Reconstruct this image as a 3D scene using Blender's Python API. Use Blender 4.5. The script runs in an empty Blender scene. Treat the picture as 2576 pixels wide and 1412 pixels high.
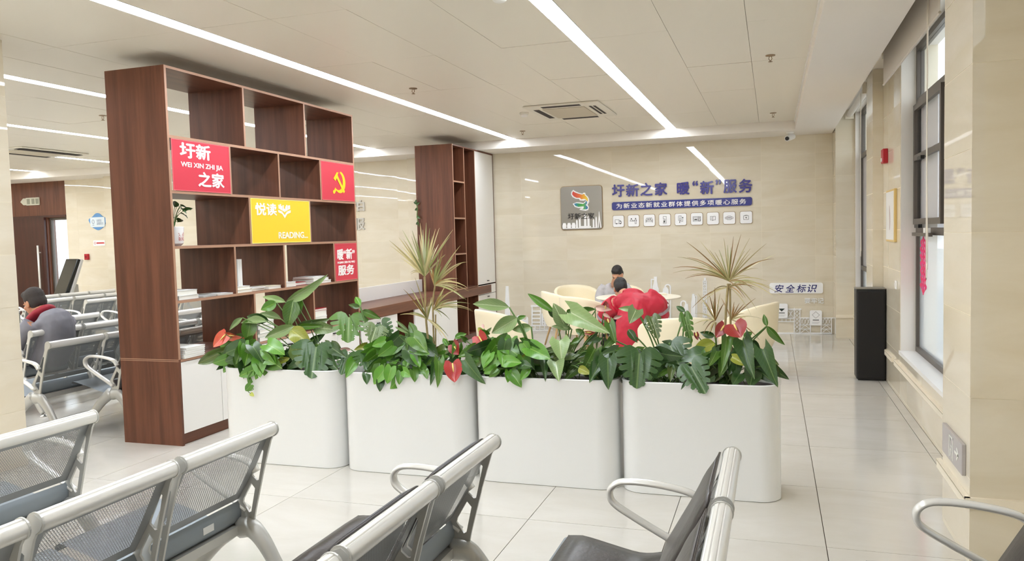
import bpy, bmesh, math, random
from mathutils import Vector, Matrix, noise as mnoise
from math import sin, cos, pi, radians as rad

S = bpy.context.scene
COL = S.collection
RNG = random.Random(11)

# ---------------------------------------------------------------- camera
F_PX, YAW, PITCH, ROLL, CAM_H = 1970.1, -0.32199731, -0.05778881, 0.0267769, 1.6
_f = Vector((sin(YAW) * cos(PITCH), cos(YAW) * cos(PITCH), sin(PITCH)))
_r = Vector((cos(YAW), -sin(YAW), 0.0))
_d = _f.cross(_r)
CAM_R = _r * cos(ROLL) + _d * sin(ROLL)
CAM_D = _r * -sin(ROLL) + _d * cos(ROLL)
CAM_F = _f
cam_data = bpy.data.cameras.new('camera')
cam_data.sensor_width = 36.0
cam_data.sensor_fit = 'HORIZONTAL'
cam_data.lens = 36.0 * F_PX / 2576.0
cam_data.clip_start = 0.05
cam_data.clip_end = 200.0
cam = bpy.data.objects.new('camera', cam_data)
COL.objects.link(cam)
cam.matrix_world = Matrix(((CAM_R.x, -CAM_D.x, -CAM_F.x, 0.0),
                           (CAM_R.y, -CAM_D.y, -CAM_F.y, 0.0),
                           (CAM_R.z, -CAM_D.z, -CAM_F.z, CAM_H),
                           (0, 0, 0, 1)))
S.camera = cam

# ---------------------------------------------------------------- world, exposure
world = bpy.data.worlds.new('World')
S.world = world
world.use_nodes = True
_bg = world.node_tree.nodes['Background']
_bg.inputs[0].default_value = (0.86, 0.94, 1.0, 1.0)      # bright overcast sky
_bg.inputs[1].default_value = 2.4
S.view_settings.view_transform = 'Standard'
S.view_settings.look = 'None'
S.view_settings.gamma = 1.0
S.view_settings.use_curve_mapping = False
S.view_settings.exposure = 0.18
LAMP_STRENGTH = 29.0
LAMP_COLOR = (0.86, 0.92, 1.0)
S.cycles.max_bounces = 8
S.cycles.diffuse_bounces = 5
S.cycles.glossy_bounces = 4
S.cycles.transmission_bounces = 4
S.cycles.transparent_max_bounces = 12
S.cycles.caustics_reflective = False
S.cycles.caustics_refractive = False
S.cycles.sample_clamp_indirect = 6.0


def at(px, py, x=None, y=None, z=None):
    """point of the place seen at a photo pixel, on the plane x=, y= or z="""
    d = CAM_R * ((px - 1288.0) / F_PX) + CAM_D * ((py - 706.0) / F_PX) + CAM_F
    if x is not None:
        t = x / d.x
    elif y is not None:
        t = y / d.y
    else:
        t = (z - CAM_H) / d.z
    return Vector((0, 0, CAM_H)) + d * t


# ---------------------------------------------------------------- materials
def srgb(c):
    return tuple((v / 12.92) if v <= 0.04045 else ((v + 0.055) / 1.055) ** 2.4 for v in [q / 255.0 for q in c])


MATS = {}


def mat(name, rgb, rough=0.5, metal=0.0, spec=0.5, noise=None, emit=None, bump=None, alpha=None, sub=None, coat=0.0):
    """procedural principled material; noise=(scale xyz, amount, second colour or None), bump=(scale, strength)"""
    if name in MATS:
        return MATS[name]
    m = bpy.data.materials.new(name)
    m.use_nodes = True
    nt = m.node_tree
    b = nt.nodes['Principled BSDF']
    col = srgb(rgb) + (1.0,)
    b.inputs['Base Color'].default_value = col
    b.inputs['Roughness'].default_value = rough
    b.inputs['Metallic'].default_value = metal
    b.inputs['Specular IOR Level'].default_value = spec
    if coat:
        b.inputs['Coat Weight'].default_value = coat
        b.inputs['Coat Roughness'].default_value = 0.05
    tc = None
    if noise or bump:
        tc = nt.nodes.new('ShaderNodeTexCoord')
    if noise:
        sc, amt, c2 = noise[0], noise[1], (srgb(noise[2]) + (1.0,)) if noise[2] else tuple(v * 0.6 for v in col[:3]) + (1.0,)
        mp = nt.nodes.new('ShaderNodeMapping')
        mp.inputs['Scale'].default_value = sc
        nt.links.new(tc.outputs['Object'], mp.inputs['Vector'])
        nz = nt.nodes.new('ShaderNodeTexNoise')
        nz.inputs['Scale'].default_value = 1.0
        nz.inputs['Detail'].default_value = 6.0
        nz.inputs['Roughness'].default_value = 0.6
        nt.links.new(mp.outputs[0], nz.inputs['Vector'])
        rp = nt.nodes.new('ShaderNodeValToRGB')
        rp.color_ramp.elements[0].position = 0.5 - 0.5 * min(0.45, 0.25)
        rp.color_ramp.elements[1].position = 0.5 + 0.5 * min(0.45, 0.25)
        nt.links.new(nz.outputs[0], rp.inputs[0])
        mx = nt.nodes.new('ShaderNodeMix')
        mx.data_type = 'RGBA'
        mx.inputs[6].default_value = col
        mx.inputs[7].default_value = c2
        ml = nt.nodes.new('ShaderNodeMath')
        ml.operation = 'MULTIPLY'
        ml.inputs[1].default_value = amt
        nt.links.new(rp.outputs[0], ml.inputs[0])
        nt.links.new(ml.outputs[0], mx.inputs[0])
        nt.links.new(mx.outputs[2], b.inputs['Base Color'])
    if bump:
        nz2 = nt.nodes.new('ShaderNodeTexNoise')
        nz2.inputs['Scale'].default_value = bump[0]
        nt.links.new(tc.outputs['Object'], nz2.inputs['Vector'])
        bp = nt.nodes.new('ShaderNodeBump')
        bp.inputs['Strength'].default_value = bump[1]
        bp.inputs['Distance'].default_value = 0.01
        nt.links.new(nz2.outputs[0], bp.inputs['Height'])
        nt.links.new(bp.outputs[0], b.inputs['Normal'])
    if emit:
        b.inputs['Emission Color'].default_value = tuple(emit[0]) + (1.0,)
        b.inputs['Emission Strength'].default_value = emit[1]
    if sub:
        b.inputs['Subsurface Weight'].default_value = sub
        b.inputs['Subsurface Radius'].default_value = (0.02, 0.01, 0.005)
    MATS[name] = m
    return m


def stone(name, rgb, rgb2, rough, spec, vein):
    """polished stone tile: soft clouds and thin horizontal veins, tone varies a little from tile to tile"""
    m = bpy.data.materials.new(name)
    m.use_nodes = True
    nt = m.node_tree
    N = nt.nodes.new
    L = nt.links.new
    b = nt.nodes['Principled BSDF']
    b.inputs['Roughness'].default_value = rough
    b.inputs['Specular IOR Level'].default_value = spec
    geo = N('ShaderNodeNewGeometry')
    info = N('ShaderNodeObjectInfo')
    add = N('ShaderNodeVectorMath')
    add.operation = 'MULTIPLY_ADD'
    L(info.outputs['Random'], add.inputs[0])
    add.inputs[1].default_value = (37.0, 21.0, 13.0)
    L(geo.outputs['Position'], add.inputs[2])
    mp = N('ShaderNodeMapping')
    mp.inputs['Scale'].default_value = vein
    L(add.outputs[0], mp.inputs['Vector'])
    nz = N('ShaderNodeTexNoise')
    nz.inputs['Scale'].default_value = 1.0
    nz.inputs['Detail'].default_value = 9.0
    nz.inputs['Roughness'].default_value = 0.62
    nz.inputs['Distortion'].default_value = 0.6
    L(mp.outputs[0], nz.inputs['Vector'])
    rp = N('ShaderNodeValToRGB')
    rp.color_ramp.elements[0].position = 0.36
    rp.color_ramp.elements[1].position = 0.64
    rp.color_ramp.elements[0].color = srgb(rgb2) + (1.0,)
    rp.color_ramp.elements[1].color = srgb(rgb) + (1.0,)
    L(nz.outputs[0], rp.inputs[0])
    hsv = N('ShaderNodeHueSaturation')
    mr = N('ShaderNodeMapRange')
    mr.inputs[3].default_value = 0.975
    mr.inputs[4].default_value = 1.025
    L(info.outputs['Random'], mr.inputs[0])
    L(mr.outputs[0], hsv.inputs['Value'])
    L(rp.outputs[0], hsv.inputs['Color'])
    L(hsv.outputs[0], b.inputs['Base Color'])
    MATS[name] = m
    return m


def perforated(name, rgb, sx, sz, rough, metal):
    """sheet steel punched with rows of small slots (object space)"""
    m = bpy.data.materials.new(name)
    m.use_nodes = True
    nt = m.node_tree
    N = nt.nodes.new
    L = nt.links.new
    b = nt.nodes['Principled BSDF']
    b.inputs['Base Color'].default_value = srgb(rgb) + (1.0,)
    b.inputs['Roughness'].default_value = rough
    b.inputs['Metallic'].default_value = metal
    out = nt.nodes['Material Output']
    uv = N('ShaderNodeUVMap')
    br = N('ShaderNodeTexBrick')
    br.inputs['Color1'].default_value = (1, 1, 1, 1)
    br.inputs['Color2'].default_value = (1, 1, 1, 1)
    br.inputs['Mortar'].default_value = (0, 0, 0, 1)
    br.inputs['Scale'].default_value = 1.0
    br.inputs['Mortar Size'].default_value = sz * 0.26
    br.inputs['Mortar Smooth'].default_value = 0.0
    br.inputs['Brick Width'].default_value = sx
    br.inputs['Row Height'].default_value = sz
    L(uv.outputs[0], br.inputs['Vector'])
    # rims of the sheet stay solid: u,v in metres, stored margin in the second map
    uv2 = N('ShaderNodeUVMap')
    uv2.uv_map = 'rim'
    sp = N('ShaderNodeSeparateXYZ')
    L(uv2.outputs[0], sp.inputs[0])
    gt = N('ShaderNodeMath')
    gt.operation = 'GREATER_THAN'
    gt.inputs[1].default_value = 0.5
    L(sp.outputs[0], gt.inputs[0])
    mu = N('ShaderNodeMath')
    mu.operation = 'MULTIPLY'
    L(br.outputs['Color'], mu.inputs[0])
    L(gt.outputs[0], mu.inputs[1])
    tr = N('ShaderNodeBsdfTransparent')
    mix = N('ShaderNodeMixShader')
    L(mu.outputs[0], mix.inputs[0])
    L(b.outputs[0], mix.inputs[1])
    L(tr.outputs[0], mix.inputs[2])
    L(mix.outputs[0], out.inputs['Surface'])
    MATS[name] = m
    return m


def wood(name, rgb, rgb2, scale):
    m = mat(name, rgb, rough=0.38, spec=0.4, noise=(scale, 0.75, rgb2))
    return m


def glass(name, rgb=(235, 245, 248), a=0.25, rough=0.02):
    """thin window pane: mostly clear with a reflective surface"""
    m = bpy.data.materials.new(name)
    m.use_nodes = True
    nt = m.node_tree
    b = nt.nodes['Principled BSDF']
    b.inputs['Base Color'].default_value = srgb(rgb) + (1.0,)
    b.inputs['Roughness'].default_value = rough
    b.inputs['Alpha'].default_value = a
    MATS[name] = m
    return m


WALL_T = stone('beige_wall_stone', (228, 219, 200), (221, 210, 187), 0.02, 0.6, (1.1, 1.1, 4.2))
FLOOR_T = stone('cream_floor_stone', (213, 209, 201), (206, 201, 191), 0.10, 0.5, (1.6, 3.6, 1.0))
M_GROUT_W = mat('wall_grout', (232, 222, 200), 0.8)
M_GROUT_F = mat('floor_grout', (120, 105, 85), 0.8)
M_CEIL = mat('ceiling_panel', (232, 226, 213), 0.42, spec=0.4)
M_CEILB = mat('ceiling_joint', (150, 138, 115), 0.7)
M_PLASTER = mat('white_plaster', (236, 230, 222), 0.7, spec=0.3)
M_WOOD = wood('dark_walnut', (114, 70, 50), (80, 46, 33), (16.0, 16.0, 0.9))
M_WOODH = wood('dark_walnut_lengthwise', (114, 70, 50), (80, 46, 33), (16.0, 0.9, 16.0))
M_EDGE = mat('light_edge_band', (170, 130, 105), 0.5)
M_WLAM = mat('white_laminate', (238, 236, 232), 0.35, spec=0.4)
M_LAMP = mat('lamp_diffuser', (255, 252, 245), 0.5, emit=(LAMP_COLOR, LAMP_STRENGTH))
M_PLANTER = mat('white_fibreglass', (233, 233, 231), 0.22, spec=0.5)
M_SOIL = mat('potting_soil', (52, 38, 28), 0.95, noise=((30, 30, 30), 0.8, (28, 20, 15)), bump=(40.0, 0.8))
M_ALU = mat('aluminium', (234, 232, 226), 0.24, metal=0.25, spec=0.6)
M_ALUP = mat('silver_paint', (200, 199, 194), 0.36, metal=0.4)
M_STEEL = mat('grey_coated_steel', (140, 148, 154), 0.42, metal=0.3)
M_PERF = perforated('perforated_steel', (150, 153, 154), 0.010, 0.0062, 0.42, 0.3)
M_CUSH = mat('black_leatherette', (56, 49, 45), 0.36, spec=0.5, bump=(60.0, 0.1))
M_BLACK = mat('black_plastic', (22, 21, 21), 0.45)
M_DARK = mat('dark_gap', (40, 30, 26), 0.7)
M_CHROME = mat('chrome', (215, 215, 215), 0.12, metal=1.0)


# ---------------------------------------------------------------- mesh helpers
class MB:
    def __init__(self):
        self.v = []
        self.f = []
        self.uv = None

    def quad(self, a, b, c, d):
        n = len(self.v)
        self.v += [tuple(a), tuple(b), tuple(c), tuple(d)]
        self.f.append((n, n + 1, n + 2, n + 3))
        return self

    def box(self, x0, x1, y0, y1, z0, z1):
        n = len(self.v)
        self.v += [(x0, y0, z0), (x1, y0, z0), (x1, y1, z0), (x0, y1, z0), (x0, y0, z1), (x1, y0, z1), (x1, y1, z1), (x0, y1, z1)]
        self.f += [tuple(n + i for i in q) for q in ((0, 3, 2, 1), (4, 5, 6, 7), (0, 1, 5, 4), (1, 2, 6, 5), (2, 3, 7, 6), (3, 0, 4, 7))]
        return self

    def loft(self, rings, cap=True, close=True):
        """rings: equal-length point lists"""
        n0 = len(self.v)
        k = len(rings[0])
        for r in rings:
            self.v += [tuple(p) for p in r]
        for i in range(len(rings) - 1):
            for j in range(k if close else k - 1):
                j2 = (j + 1) % k
                self.f.append((n0 + i * k + j, n0 + i * k + j2, n0 + (i + 1) * k + j2, n0 + (i + 1) * k + j))
        if cap and close:
            self.f.append(tuple(n0 + j for j in range(k))[::-1])
            self.f.append(tuple(n0 + (len(rings) - 1) * k + j for j in range(k)))
        return self

    def tube(self, pts, r, n=8, cap=True, flat=1.0):
        pts = [Vector(p) for p in pts]
        rs = r if isinstance(r, (list, tuple)) else [r] * len(pts)
        rings = []
        up = None
        for i, p in enumerate(pts):
            t = (pts[min(i + 1, len(pts) - 1)] - pts[max(i - 1, 0)]).normalized()
            if up is None:
                up = Vector((0, 0, 1)) if abs(t.z) < 0.9 else Vector((1, 0, 0))
            s = t.cross(up)
            if s.length < 1e-6:
                s = t.orthogonal()
            s.normalize()
            up = s.cross(t).normalized()
            rings.append([p + (s * cos(2 * pi * j / n) * flat + up * sin(2 * pi * j / n)) * rs[i] for j in range(n)])
        return self.loft(rings, cap)

    def prism(self, pts, lo, hi, axis='z'):
        """polygon pts (2d) extruded along an axis; the 2d pair is the two other axes in order"""
        def P(a, b, c):
            return {'z': (a, b, c), 'y': (a, c, b), 'x': (c, a, b)}[axis]
        return self.loft([[P(a, b, lo) for a, b in pts], [P(a, b, hi) for a, b in pts]])

    def lathe(self, prof, cx=0.0, cy=0.0, n=24, cap=True):
        return self.loft([[(cx + r * cos(2 * pi * j / n), cy + r * sin(2 * pi * j / n), z) for j in range(n)] for r, z in prof], cap)

    def grid(self, fn, nu, nv):
        n0 = len(self.v)
        for i in range(nu + 1):
            for j in range(nv + 1):
                self.v.append(tuple(fn(i / nu, j / nv)))
        for i in range(nu):
            for j in range(nv):
                a = n0 + i * (nv + 1) + j
                self.f.append((a, a + nv + 1, a + nv + 2, a + 1))
        return self

    def mesh(self, name, material=None, smooth=False):
        me = bpy.data.meshes.new(name)
        me.from_pydata(self.v, [], self.f)
        bm = bmesh.new()
        bm.from_mesh(me)
        bmesh.ops.recalc_face_normals(bm, faces=bm.faces)
        bm.to_mesh(me)
        bm.free()
        if material:
            me.materials.append(material)
        if smooth:
            me.shade_smooth()
        return me

    def obj(self, name, material, parent=None, smooth=False, bevel=0.0, auto=None):
        return link(name, self.mesh(name, material, smooth or auto is not None), parent, bevel, auto)


def link(name, me, parent=None, bevel=0.0, auto=None):
    o = bpy.data.objects.new(name, me)
    COL.objects.link(o)
    if parent is not None:
        o.parent = parent
    if bevel:
        md = o.modifiers.new('bevel', 'BEVEL')
        md.width = bevel
        md.segments = 2
        md.limit_method = 'ANGLE'
        md.angle_limit = rad(40)
    if auto is not None:
        for p in me.polygons:
            p.use_smooth = True
        bm = bmesh.new()
        bm.from_mesh(me)
        for e in bm.edges:
            e.smooth = not (len(e.link_faces) == 2 and e.calc_face_angle(0) > rad(auto))
        bm.to_mesh(me)
        bm.free()
    return o


def box(name, x0, x1, y0, y1, z0, z1, m, parent=None, bevel=0.0):
    return MB().box(x0, x1, y0, y1, z0, z1).obj(name, m, parent, bevel=bevel)


def thing(name, label, cat, loc=(0, 0, 0), rz=0.0, group=None):
    o = bpy.data.objects.new(name, None)
    o.empty_display_size = 0.1
    COL.objects.link(o)
    o.location = loc
    o.rotation_euler = (0, 0, rz)
    return tag(o, label, cat, group)


def tag(o, label, cat, group=None):
    o['label'] = label
    o['category'] = cat
    if group:
        o['group'] = group
    return o


def struct(o):
    o['kind'] = 'structure'
    return o


def copy_tree(src, parent=None):
    c = src.copy()
    COL.objects.link(c)
    c.parent = parent
    for ch in list(src.children):
        copy_tree(ch, c)
    return c


FACE = {  # local x (reading direction), local y (up), local z (outwards)
    'back': Matrix(((1, 0, 0), (0, 0, -1), (0, 1, 0))),       # on the rear wall, seen looking +y
    'left': Matrix(((0, 0, 1), (1, 0, 0), (0, 1, 0))),        # faces +x, read along +y
    'right': Matrix(((0, 0, -1), (-1, 0, 0), (0, 1, 0))),     # faces -x, read along -y
}


def face(o, side, loc):
    o.matrix_local = Matrix.Translation(Vector(loc)) @ FACE[side].to_4x4()
    return o


def curve_mesh(cu, name, material):
    ob = bpy.data.objects.new('tmp', cu)
    me = bpy.data.meshes.new_from_object(ob)
    me.name = name
    bpy.data.objects.remove(ob)
    bpy.data.curves.remove(cu)
    me.materials.clear()
    if material:
        me.materials.append(material)
    return me


def flat_mesh(loops, t, name, material, z0=0.0):
    """2d outline(s), inner loops are holes, thickness t"""
    cu = bpy.data.curves.new('tmp', 'CURVE')
    cu.dimensions = '2D'
    cu.fill_mode = 'BOTH'
    cu.extrude = t / 2
    for lp in loops:
        sp = cu.splines.new('POLY')
        sp.points.add(len(lp) - 1)
        for q, p in zip(sp.points, lp):
            q.co = (p[0], p[1], 0, 1)
        sp.use_cyclic_u = True
    me = curve_mesh(cu, name, material)
    for v in me.vertices:
        v.co.z += t / 2 + z0
    return me


def text_mesh(body, size, t, name, material, bold=0.0, width=None, height=None, spacing=1.0, line=1.0, shear=0.0, z0=0.0, align='LEFT'):
    cu = bpy.data.curves.new('tmp', 'FONT')
    cu.body = body
    cu.size = size
    cu.extrude = t / 2
    cu.resolution_u = 3
    cu.space_character = spacing
    cu.space_line = line
    cu.shear = shear
    cu.align_x = align
    me = curve_mesh(cu, name, material)
    if bold:            # heavier strokes: overlay shifted copies of the glyphs
        src_v = [tuple(v.co) for v in me.vertices]
        src_f = [tuple(p.vertices) for p in me.polygons]
        vv, ff = [], []
        for i, (dx, dy) in enumerate(((0, 0), (1, 0), (-1, 0), (0, 1), (0, -1))):
            n = len(vv)
            vv += [(x + dx * bold * size, y + dy * bold * size, z + (0.0002 * i if z > 0 else 0)) for x, y, z in src_v]
            ff += [tuple(q + n for q in f) for f in src_f]
        me = bpy.data.meshes.new(name)
        me.from_pydata(vv, [], ff)
        if material:
            me.materials.append(material)
    xs = [v.co.x for v in me.vertices]
    ys = [v.co.y for v in me.vertices]
    if xs:
        x0, x1, y0, y1 = min(xs), max(xs), min(ys), max(ys)
        kx = (width / (x1 - x0)) if width else 1.0
        ky = (height / (y1 - y0)) if height else kx
        for v in me.vertices:      # origin at the lower left corner of the lettering
            v.co.x = (v.co.x - x0) * kx
            v.co.y = (v.co.y - y0) * ky
            v.co.z += t / 2 + z0
    return me


def rrect(x0, y0, x1, y1, r, n=5):
    pts = []
    for cx, cy, a in ((x1 - r, y0 + r, -90), (x1 - r, y1 - r, 0), (x0 + r, y1 - r, 90), (x0 + r, y0 + r, 180)):
        for i in range(n + 1):
            q = rad(a + 90.0 * i / n)
            pts.append((cx + r * cos(q), cy + r * sin(q)))
    return pts


def circle(cx, cy, r, n=20):
    return [(cx + r * cos(2 * pi * i / n), cy + r * sin(2 * pi * i / n)) for i in range(n)]


def smooth_path(pts, k=6):
    """catmull-rom through pts"""
    P = [Vector(p) for p in pts]
    P = [P[0] * 2 - P[1]] + P + [P[-1] * 2 - P[-2]]
    out = []
    for i in range(1, len(P) - 2):
        for s in range(k):
            t = s / k
            a, b, c, d = P[i - 1], P[i], P[i + 1], P[i + 2]
            out.append(0.5 * (2 * b + (c - a) * t + (2 * a - 5 * b + 4 * c - d) * t * t + (3 * b - a - 3 * c + d) * t ** 3))
    out.append(P[-2])
    return out

# ================================================================ the room
YB = 12.50          # rear wall
ZC = 3.10           # ceiling panels
ZS = 2.97           # dropped soffit along the walls
XW = 1.10           # window wall
XL, YN = -17.0, -5.0
TW, TH = 0.762, 0.381

TILE_MESH = {}


def tile_mesh(w, h, t, m):
    key = (round(w, 3), round(h, 3), t, m.name)
    if key not in TILE_MESH:
        TILE_MESH[key] = MB().box(-w / 2, w / 2, -h / 2, h / 2, 0, t).mesh('tile', m)
    return TILE_MESH[key]


def tile_face(parent, org, eu, ev, W, H, tw, th, m, u0=0.0, v0=0.0, gap=0.003, t=0.012, tilt=0.0012, holes=(), name='tile'):
    """lay separate tiles on a rectangle: org corner, unit axes eu, ev; joints start at u0, v0"""
    eu, ev = Vector(eu), Vector(ev)
    en = eu.cross(ev)
    def cuts(L, step, s0):
        c = [0.0]
        p = s0
        while p < L - 1e-4:
            if p > 1e-4:
                c.append(p)
            p += step
        return c + [L]
    cu_, cv_ = cuts(W, tw, u0), cuts(H, th, v0)
    for i in range(len(cu_) - 1):
        for j in range(len(cv_) - 1):
            a0, a1, b0, b1 = cu_[i], cu_[i + 1], cv_[j], cv_[j + 1]
            rects = [(a0, a1, b0, b1)]
            for h in holes:
                nr = []
                for (p0, p1, q0, q1) in rects:
                    if h[0] >= p1 or h[1] <= p0 or h[2] >= q1 or h[3] <= q0:
                        nr.append((p0, p1, q0, q1))
                        continue
                    if h[0] > p0: nr.append((p0, h[0], q0, q1))
                    if h[1] < p1: nr.append((h[1], p1, q0, q1))
                    c0, c1 = max(p0, h[0]), min(p1, h[1])
                    if h[2] > q0: nr.append((c0, c1, q0, h[2]))
                    if h[3] < q1: nr.append((c0, c1, h[3], q1))
                rects = nr
            for (p0, p1, q0, q1) in rects:
                w, h_ = p1 - p0 - gap, q1 - q0 - gap
                if w < 0.01 or h_ < 0.01:
                    continue
                o = bpy.data.objects.new(name, tile_mesh(w, h_, t, m))
                COL.objects.link(o)
                o.parent = parent
                R = Matrix((eu, ev, en)).transposed().to_4x4()
                T = Matrix.Rotation(RNG.gauss(0, tilt), 4, 'X') @ Matrix.Rotation(RNG.gauss(0, tilt), 4, 'Y')
                o.matrix_local = Matrix.Translation(Vector(org) + eu * (p0 + p1) / 2 + ev * (q0 + q1) / 2) @ R @ T


# floor: screed with separate polished tiles where they can be told apart
floor = struct(box('floor', XL, XW + 0.3, YN, YB + 0.3, -0.1, -0.0125, M_GROUT_F))
FX, FY = 0.78, 0.957
tile_face(floor, (-7.0, 1.15, -0.012), (1, 0, 0), (0, 1, 0), XW + 7.0, YB - 1.15, FX, FY, FLOOR_T, u0=(0.245 + 7.0) % FX, v0=(4.12 - 1.15) % FY, gap=0.004, tilt=0.0005)
tile_face(floor, (XL, 1.15, -0.012), (1, 0, 0), (0, 1, 0), -7.0 - XL, YB - 1.15, FX * 2, FY, FLOOR_T, u0=0.3, v0=(4.12 - 1.15) % FY, gap=0.004, tilt=0.0005)
tile_face(floor, (XL, YN, -0.012), (1, 0, 0), (0, 1, 0), XW - XL, 1.15 - YN, 6.2, 6.2, FLOOR_T, gap=0.002, tilt=0.0)

# ceiling: board, panels, dropped soffit
SOF_X, SOF_Y = 0.31, 11.76
ceiling = struct(box('ceiling', XL, SOF_X, YN, SOF_Y, ZC + 0.012, ZC + 0.06, M_CEILB))
LX = [-1.40 - 2.465 * k for k in range(7)]      # strip lamps
PY = [SOF_Y - 1.43 * k for k in range(12)]
pm = {}
def ceil_panel(x0, x1, y0, y1):
    k = (round(x1 - x0, 3), round(y1 - y0, 3))
    if k not in pm:
        pm[k] = MB().box(-k[0] / 2 + .0015, k[0] / 2 - .0015, -k[1] / 2 + .0015, k[1] / 2 - .0015, 0, 0.012).mesh('panel', M_CEIL)
    o = bpy.data.objects.new('panel', pm[k])
    COL.objects.link(o)
    o.parent = ceiling
    o.location = ((x0 + x1) / 2, (y0 + y1) / 2, ZC + RNG.uniform(-0.0008, 0.0008))
    o.rotation_euler = (RNG.gauss(0, 0.0012), RNG.gauss(0, 0.0012), 0)
bays = []
edges = [SOF_X, -0.167, -0.737, -1.329]
for i in range(3): bays.append((edges[i + 1], edges[i]))
for k in range(6):
    xa = LX[k] - 0.071
    xb = LX[k + 1] + 0.071
    w = (xa - xb) / 4
    for i in range(4): bays.append((xa - (i + 1) * w, xa - i * w))
bays.append((XL, LX[6] - 0.071))
for j in range(6):
    for a, b in bays: ceil_panel(a, b, PY[j + 1], PY[j])
for a, b in bays: ceil_panel(a, b, YN, PY[6])

# strip lamps let into the ceiling
lamp_names = ['first strip lamp from the windows, above the planters', 'second strip lamp from the windows, passing in front of the tall bookcase',
              'strip lamp seen just left of the tall bookcase top', 'third strip lamp left of the bookcase, over the rows of chairs',
              'short looking strip lamp near the brown door wall', 'farthest strip lamp in the upper left distance', 'strip lamp at the far left edge of the hall']
for k, x in enumerate(LX):
    t = thing('ceiling_lamp', 'long glowing white ' + lamp_names[k], 'lamp', (x, 4.0, ZC), group='recessed ceiling strip lamps')
    for j in range(11):
        y1, y0 = PY[j] - (0.0 if j else 0.0), PY[j + 1]
        MB().box(-0.066, 0.066, y0 + 0.006 - 4.0, y1 - 0.006 - 4.0, 0.0, 0.01).obj('diffuser', M_LAMP, t)
    for s in (-1, 1):
        MB().box(min(s * 0.067, s * 0.0705), max(s * 0.067, s * 0.0705), PY[11] - 4.0, PY[0] - 4.0, -0.002, 0.012).obj('frame', M_WLAM, t)

# soffit: dropped plaster band along the rear wall and the window wall, with a blind pocket by the windows
PKX = 0.84
struct(box('soffit_rear', XL, PKX, SOF_Y, YB + 0.2, ZS, ZC + 0.06, M_PLASTER))
struct(box('soffit_windows', SOF_X, PKX, YN, SOF_Y, ZS, ZC + 0.06, M_PLASTER))
struct(box('trim_1', SOF_X - 0.012, SOF_X + 0.0, YN, SOF_Y, ZC - 0.02, ZC + 0.0, M_WLAM))
ZP = 3.22
struct(box('ceiling_pocket', PKX, XW + 0.3, YN, YB + 0.2, ZP, ZP + 0.05, M_PLASTER))
struct(box('trim_2', PKX - 0.02, PKX, YN, YB, ZC + 0.055, ZP + 0.05, M_PLASTER))

# rear wall
wall_rear = struct(box('wall_rear', -13.83, XW + 0.3, YB + 0.0015, YB + 0.2, 0, 3.3, M_GROUT_W))
V0 = 1.174 % TH
tile_face(wall_rear, (-9.9, YB + 0.012, 0), (1, 0, 0), (0, 0, 1), 9.9 + 0.852, ZS, TW, TH, WALL_T, u0=(-3.964 + 9.9) % TW, v0=V0)
tile_face(wall_rear, (-13.83, YB + 0.012, 0), (1, 0, 0), (0, 0, 1), 13.83 - 9.9, ZS, TW, TH, WALL_T, u0=0.3, v0=V0)
struct(box('wall_rear_left', XL, -14.36, YB, YB + 0.2, 0, 3.3, M_WOOD))
struct(box('wall_rear_lintel', -14.36, -13.83, YB, YB + 0.2, 2.22, 3.3, M_WOOD))
# closing walls behind the camera and at the far left
struct(box('wall_near', XL, XW + 0.3, YN - 0.1, YN, 0, 3.3, mat('beige_wall_paint', (222, 208, 180), 0.4)))
struct(box('wall_left', XL - 0.1, XL, YN, YB + 0.2, 0, 3.3, mat('beige_wall_paint', (222, 208, 180), 0.4)))

# window wall: stone piers between openings
W1 = (5.3, 7.86, 0.45, 3.18)        # y0, y1, sill, head
W2 = (9.75, 11.95, 0.70, 3.18)
W0 = (0.4, 3.2, 0.46, 3.18)         # next window, beside the camera
OUT = 0.30
def wall_x(name, y0, y1, z0=0.0, z1=ZP, x=XW, holes=(), tilt=0.0012):
    w = struct(box(name, x + 0.0015, x + OUT, y0, y1, z0, z1, M_GROUT_W))
    tile_face(w, (x + 0.012, y1, z0), (0, -1, 0), (0, 0, 1), y1 - y0, z1 - z0, TW, TH, WALL_T, u0=0.35, v0=(V0 - z0) % TH, tilt=tilt)
    return w
wall_x('wall_right', W1[1], W2[0])
wall_x('wall_right_corner', W2[1], YB)
wall_x('wall_right_near', W0[1], W1[0])
wall_x('wall_right_sill', W1[0], W1[1], 0, W1[2] - 0.03)
wall_x('wall_right_sill_far', W2[0], W2[1], 0, W2[2] - 0.03)
wall_x('wall_right_sill_near', W0[0], W0[1], 0, W0[2] - 0.03)
struct(box('wall_right_behind', XW, XW + OUT, YN, W0[0], 0, ZP, mat('beige_wall_paint', (222, 208, 180), 0.4)))
for nm, w in (('trim_3', W1), ('trim_4', W2), ('trim_5', W0)):
    struct(box(nm, XW + 0.005, XW + OUT, w[0], w[1], w[3], ZP, M_PLASTER))

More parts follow.
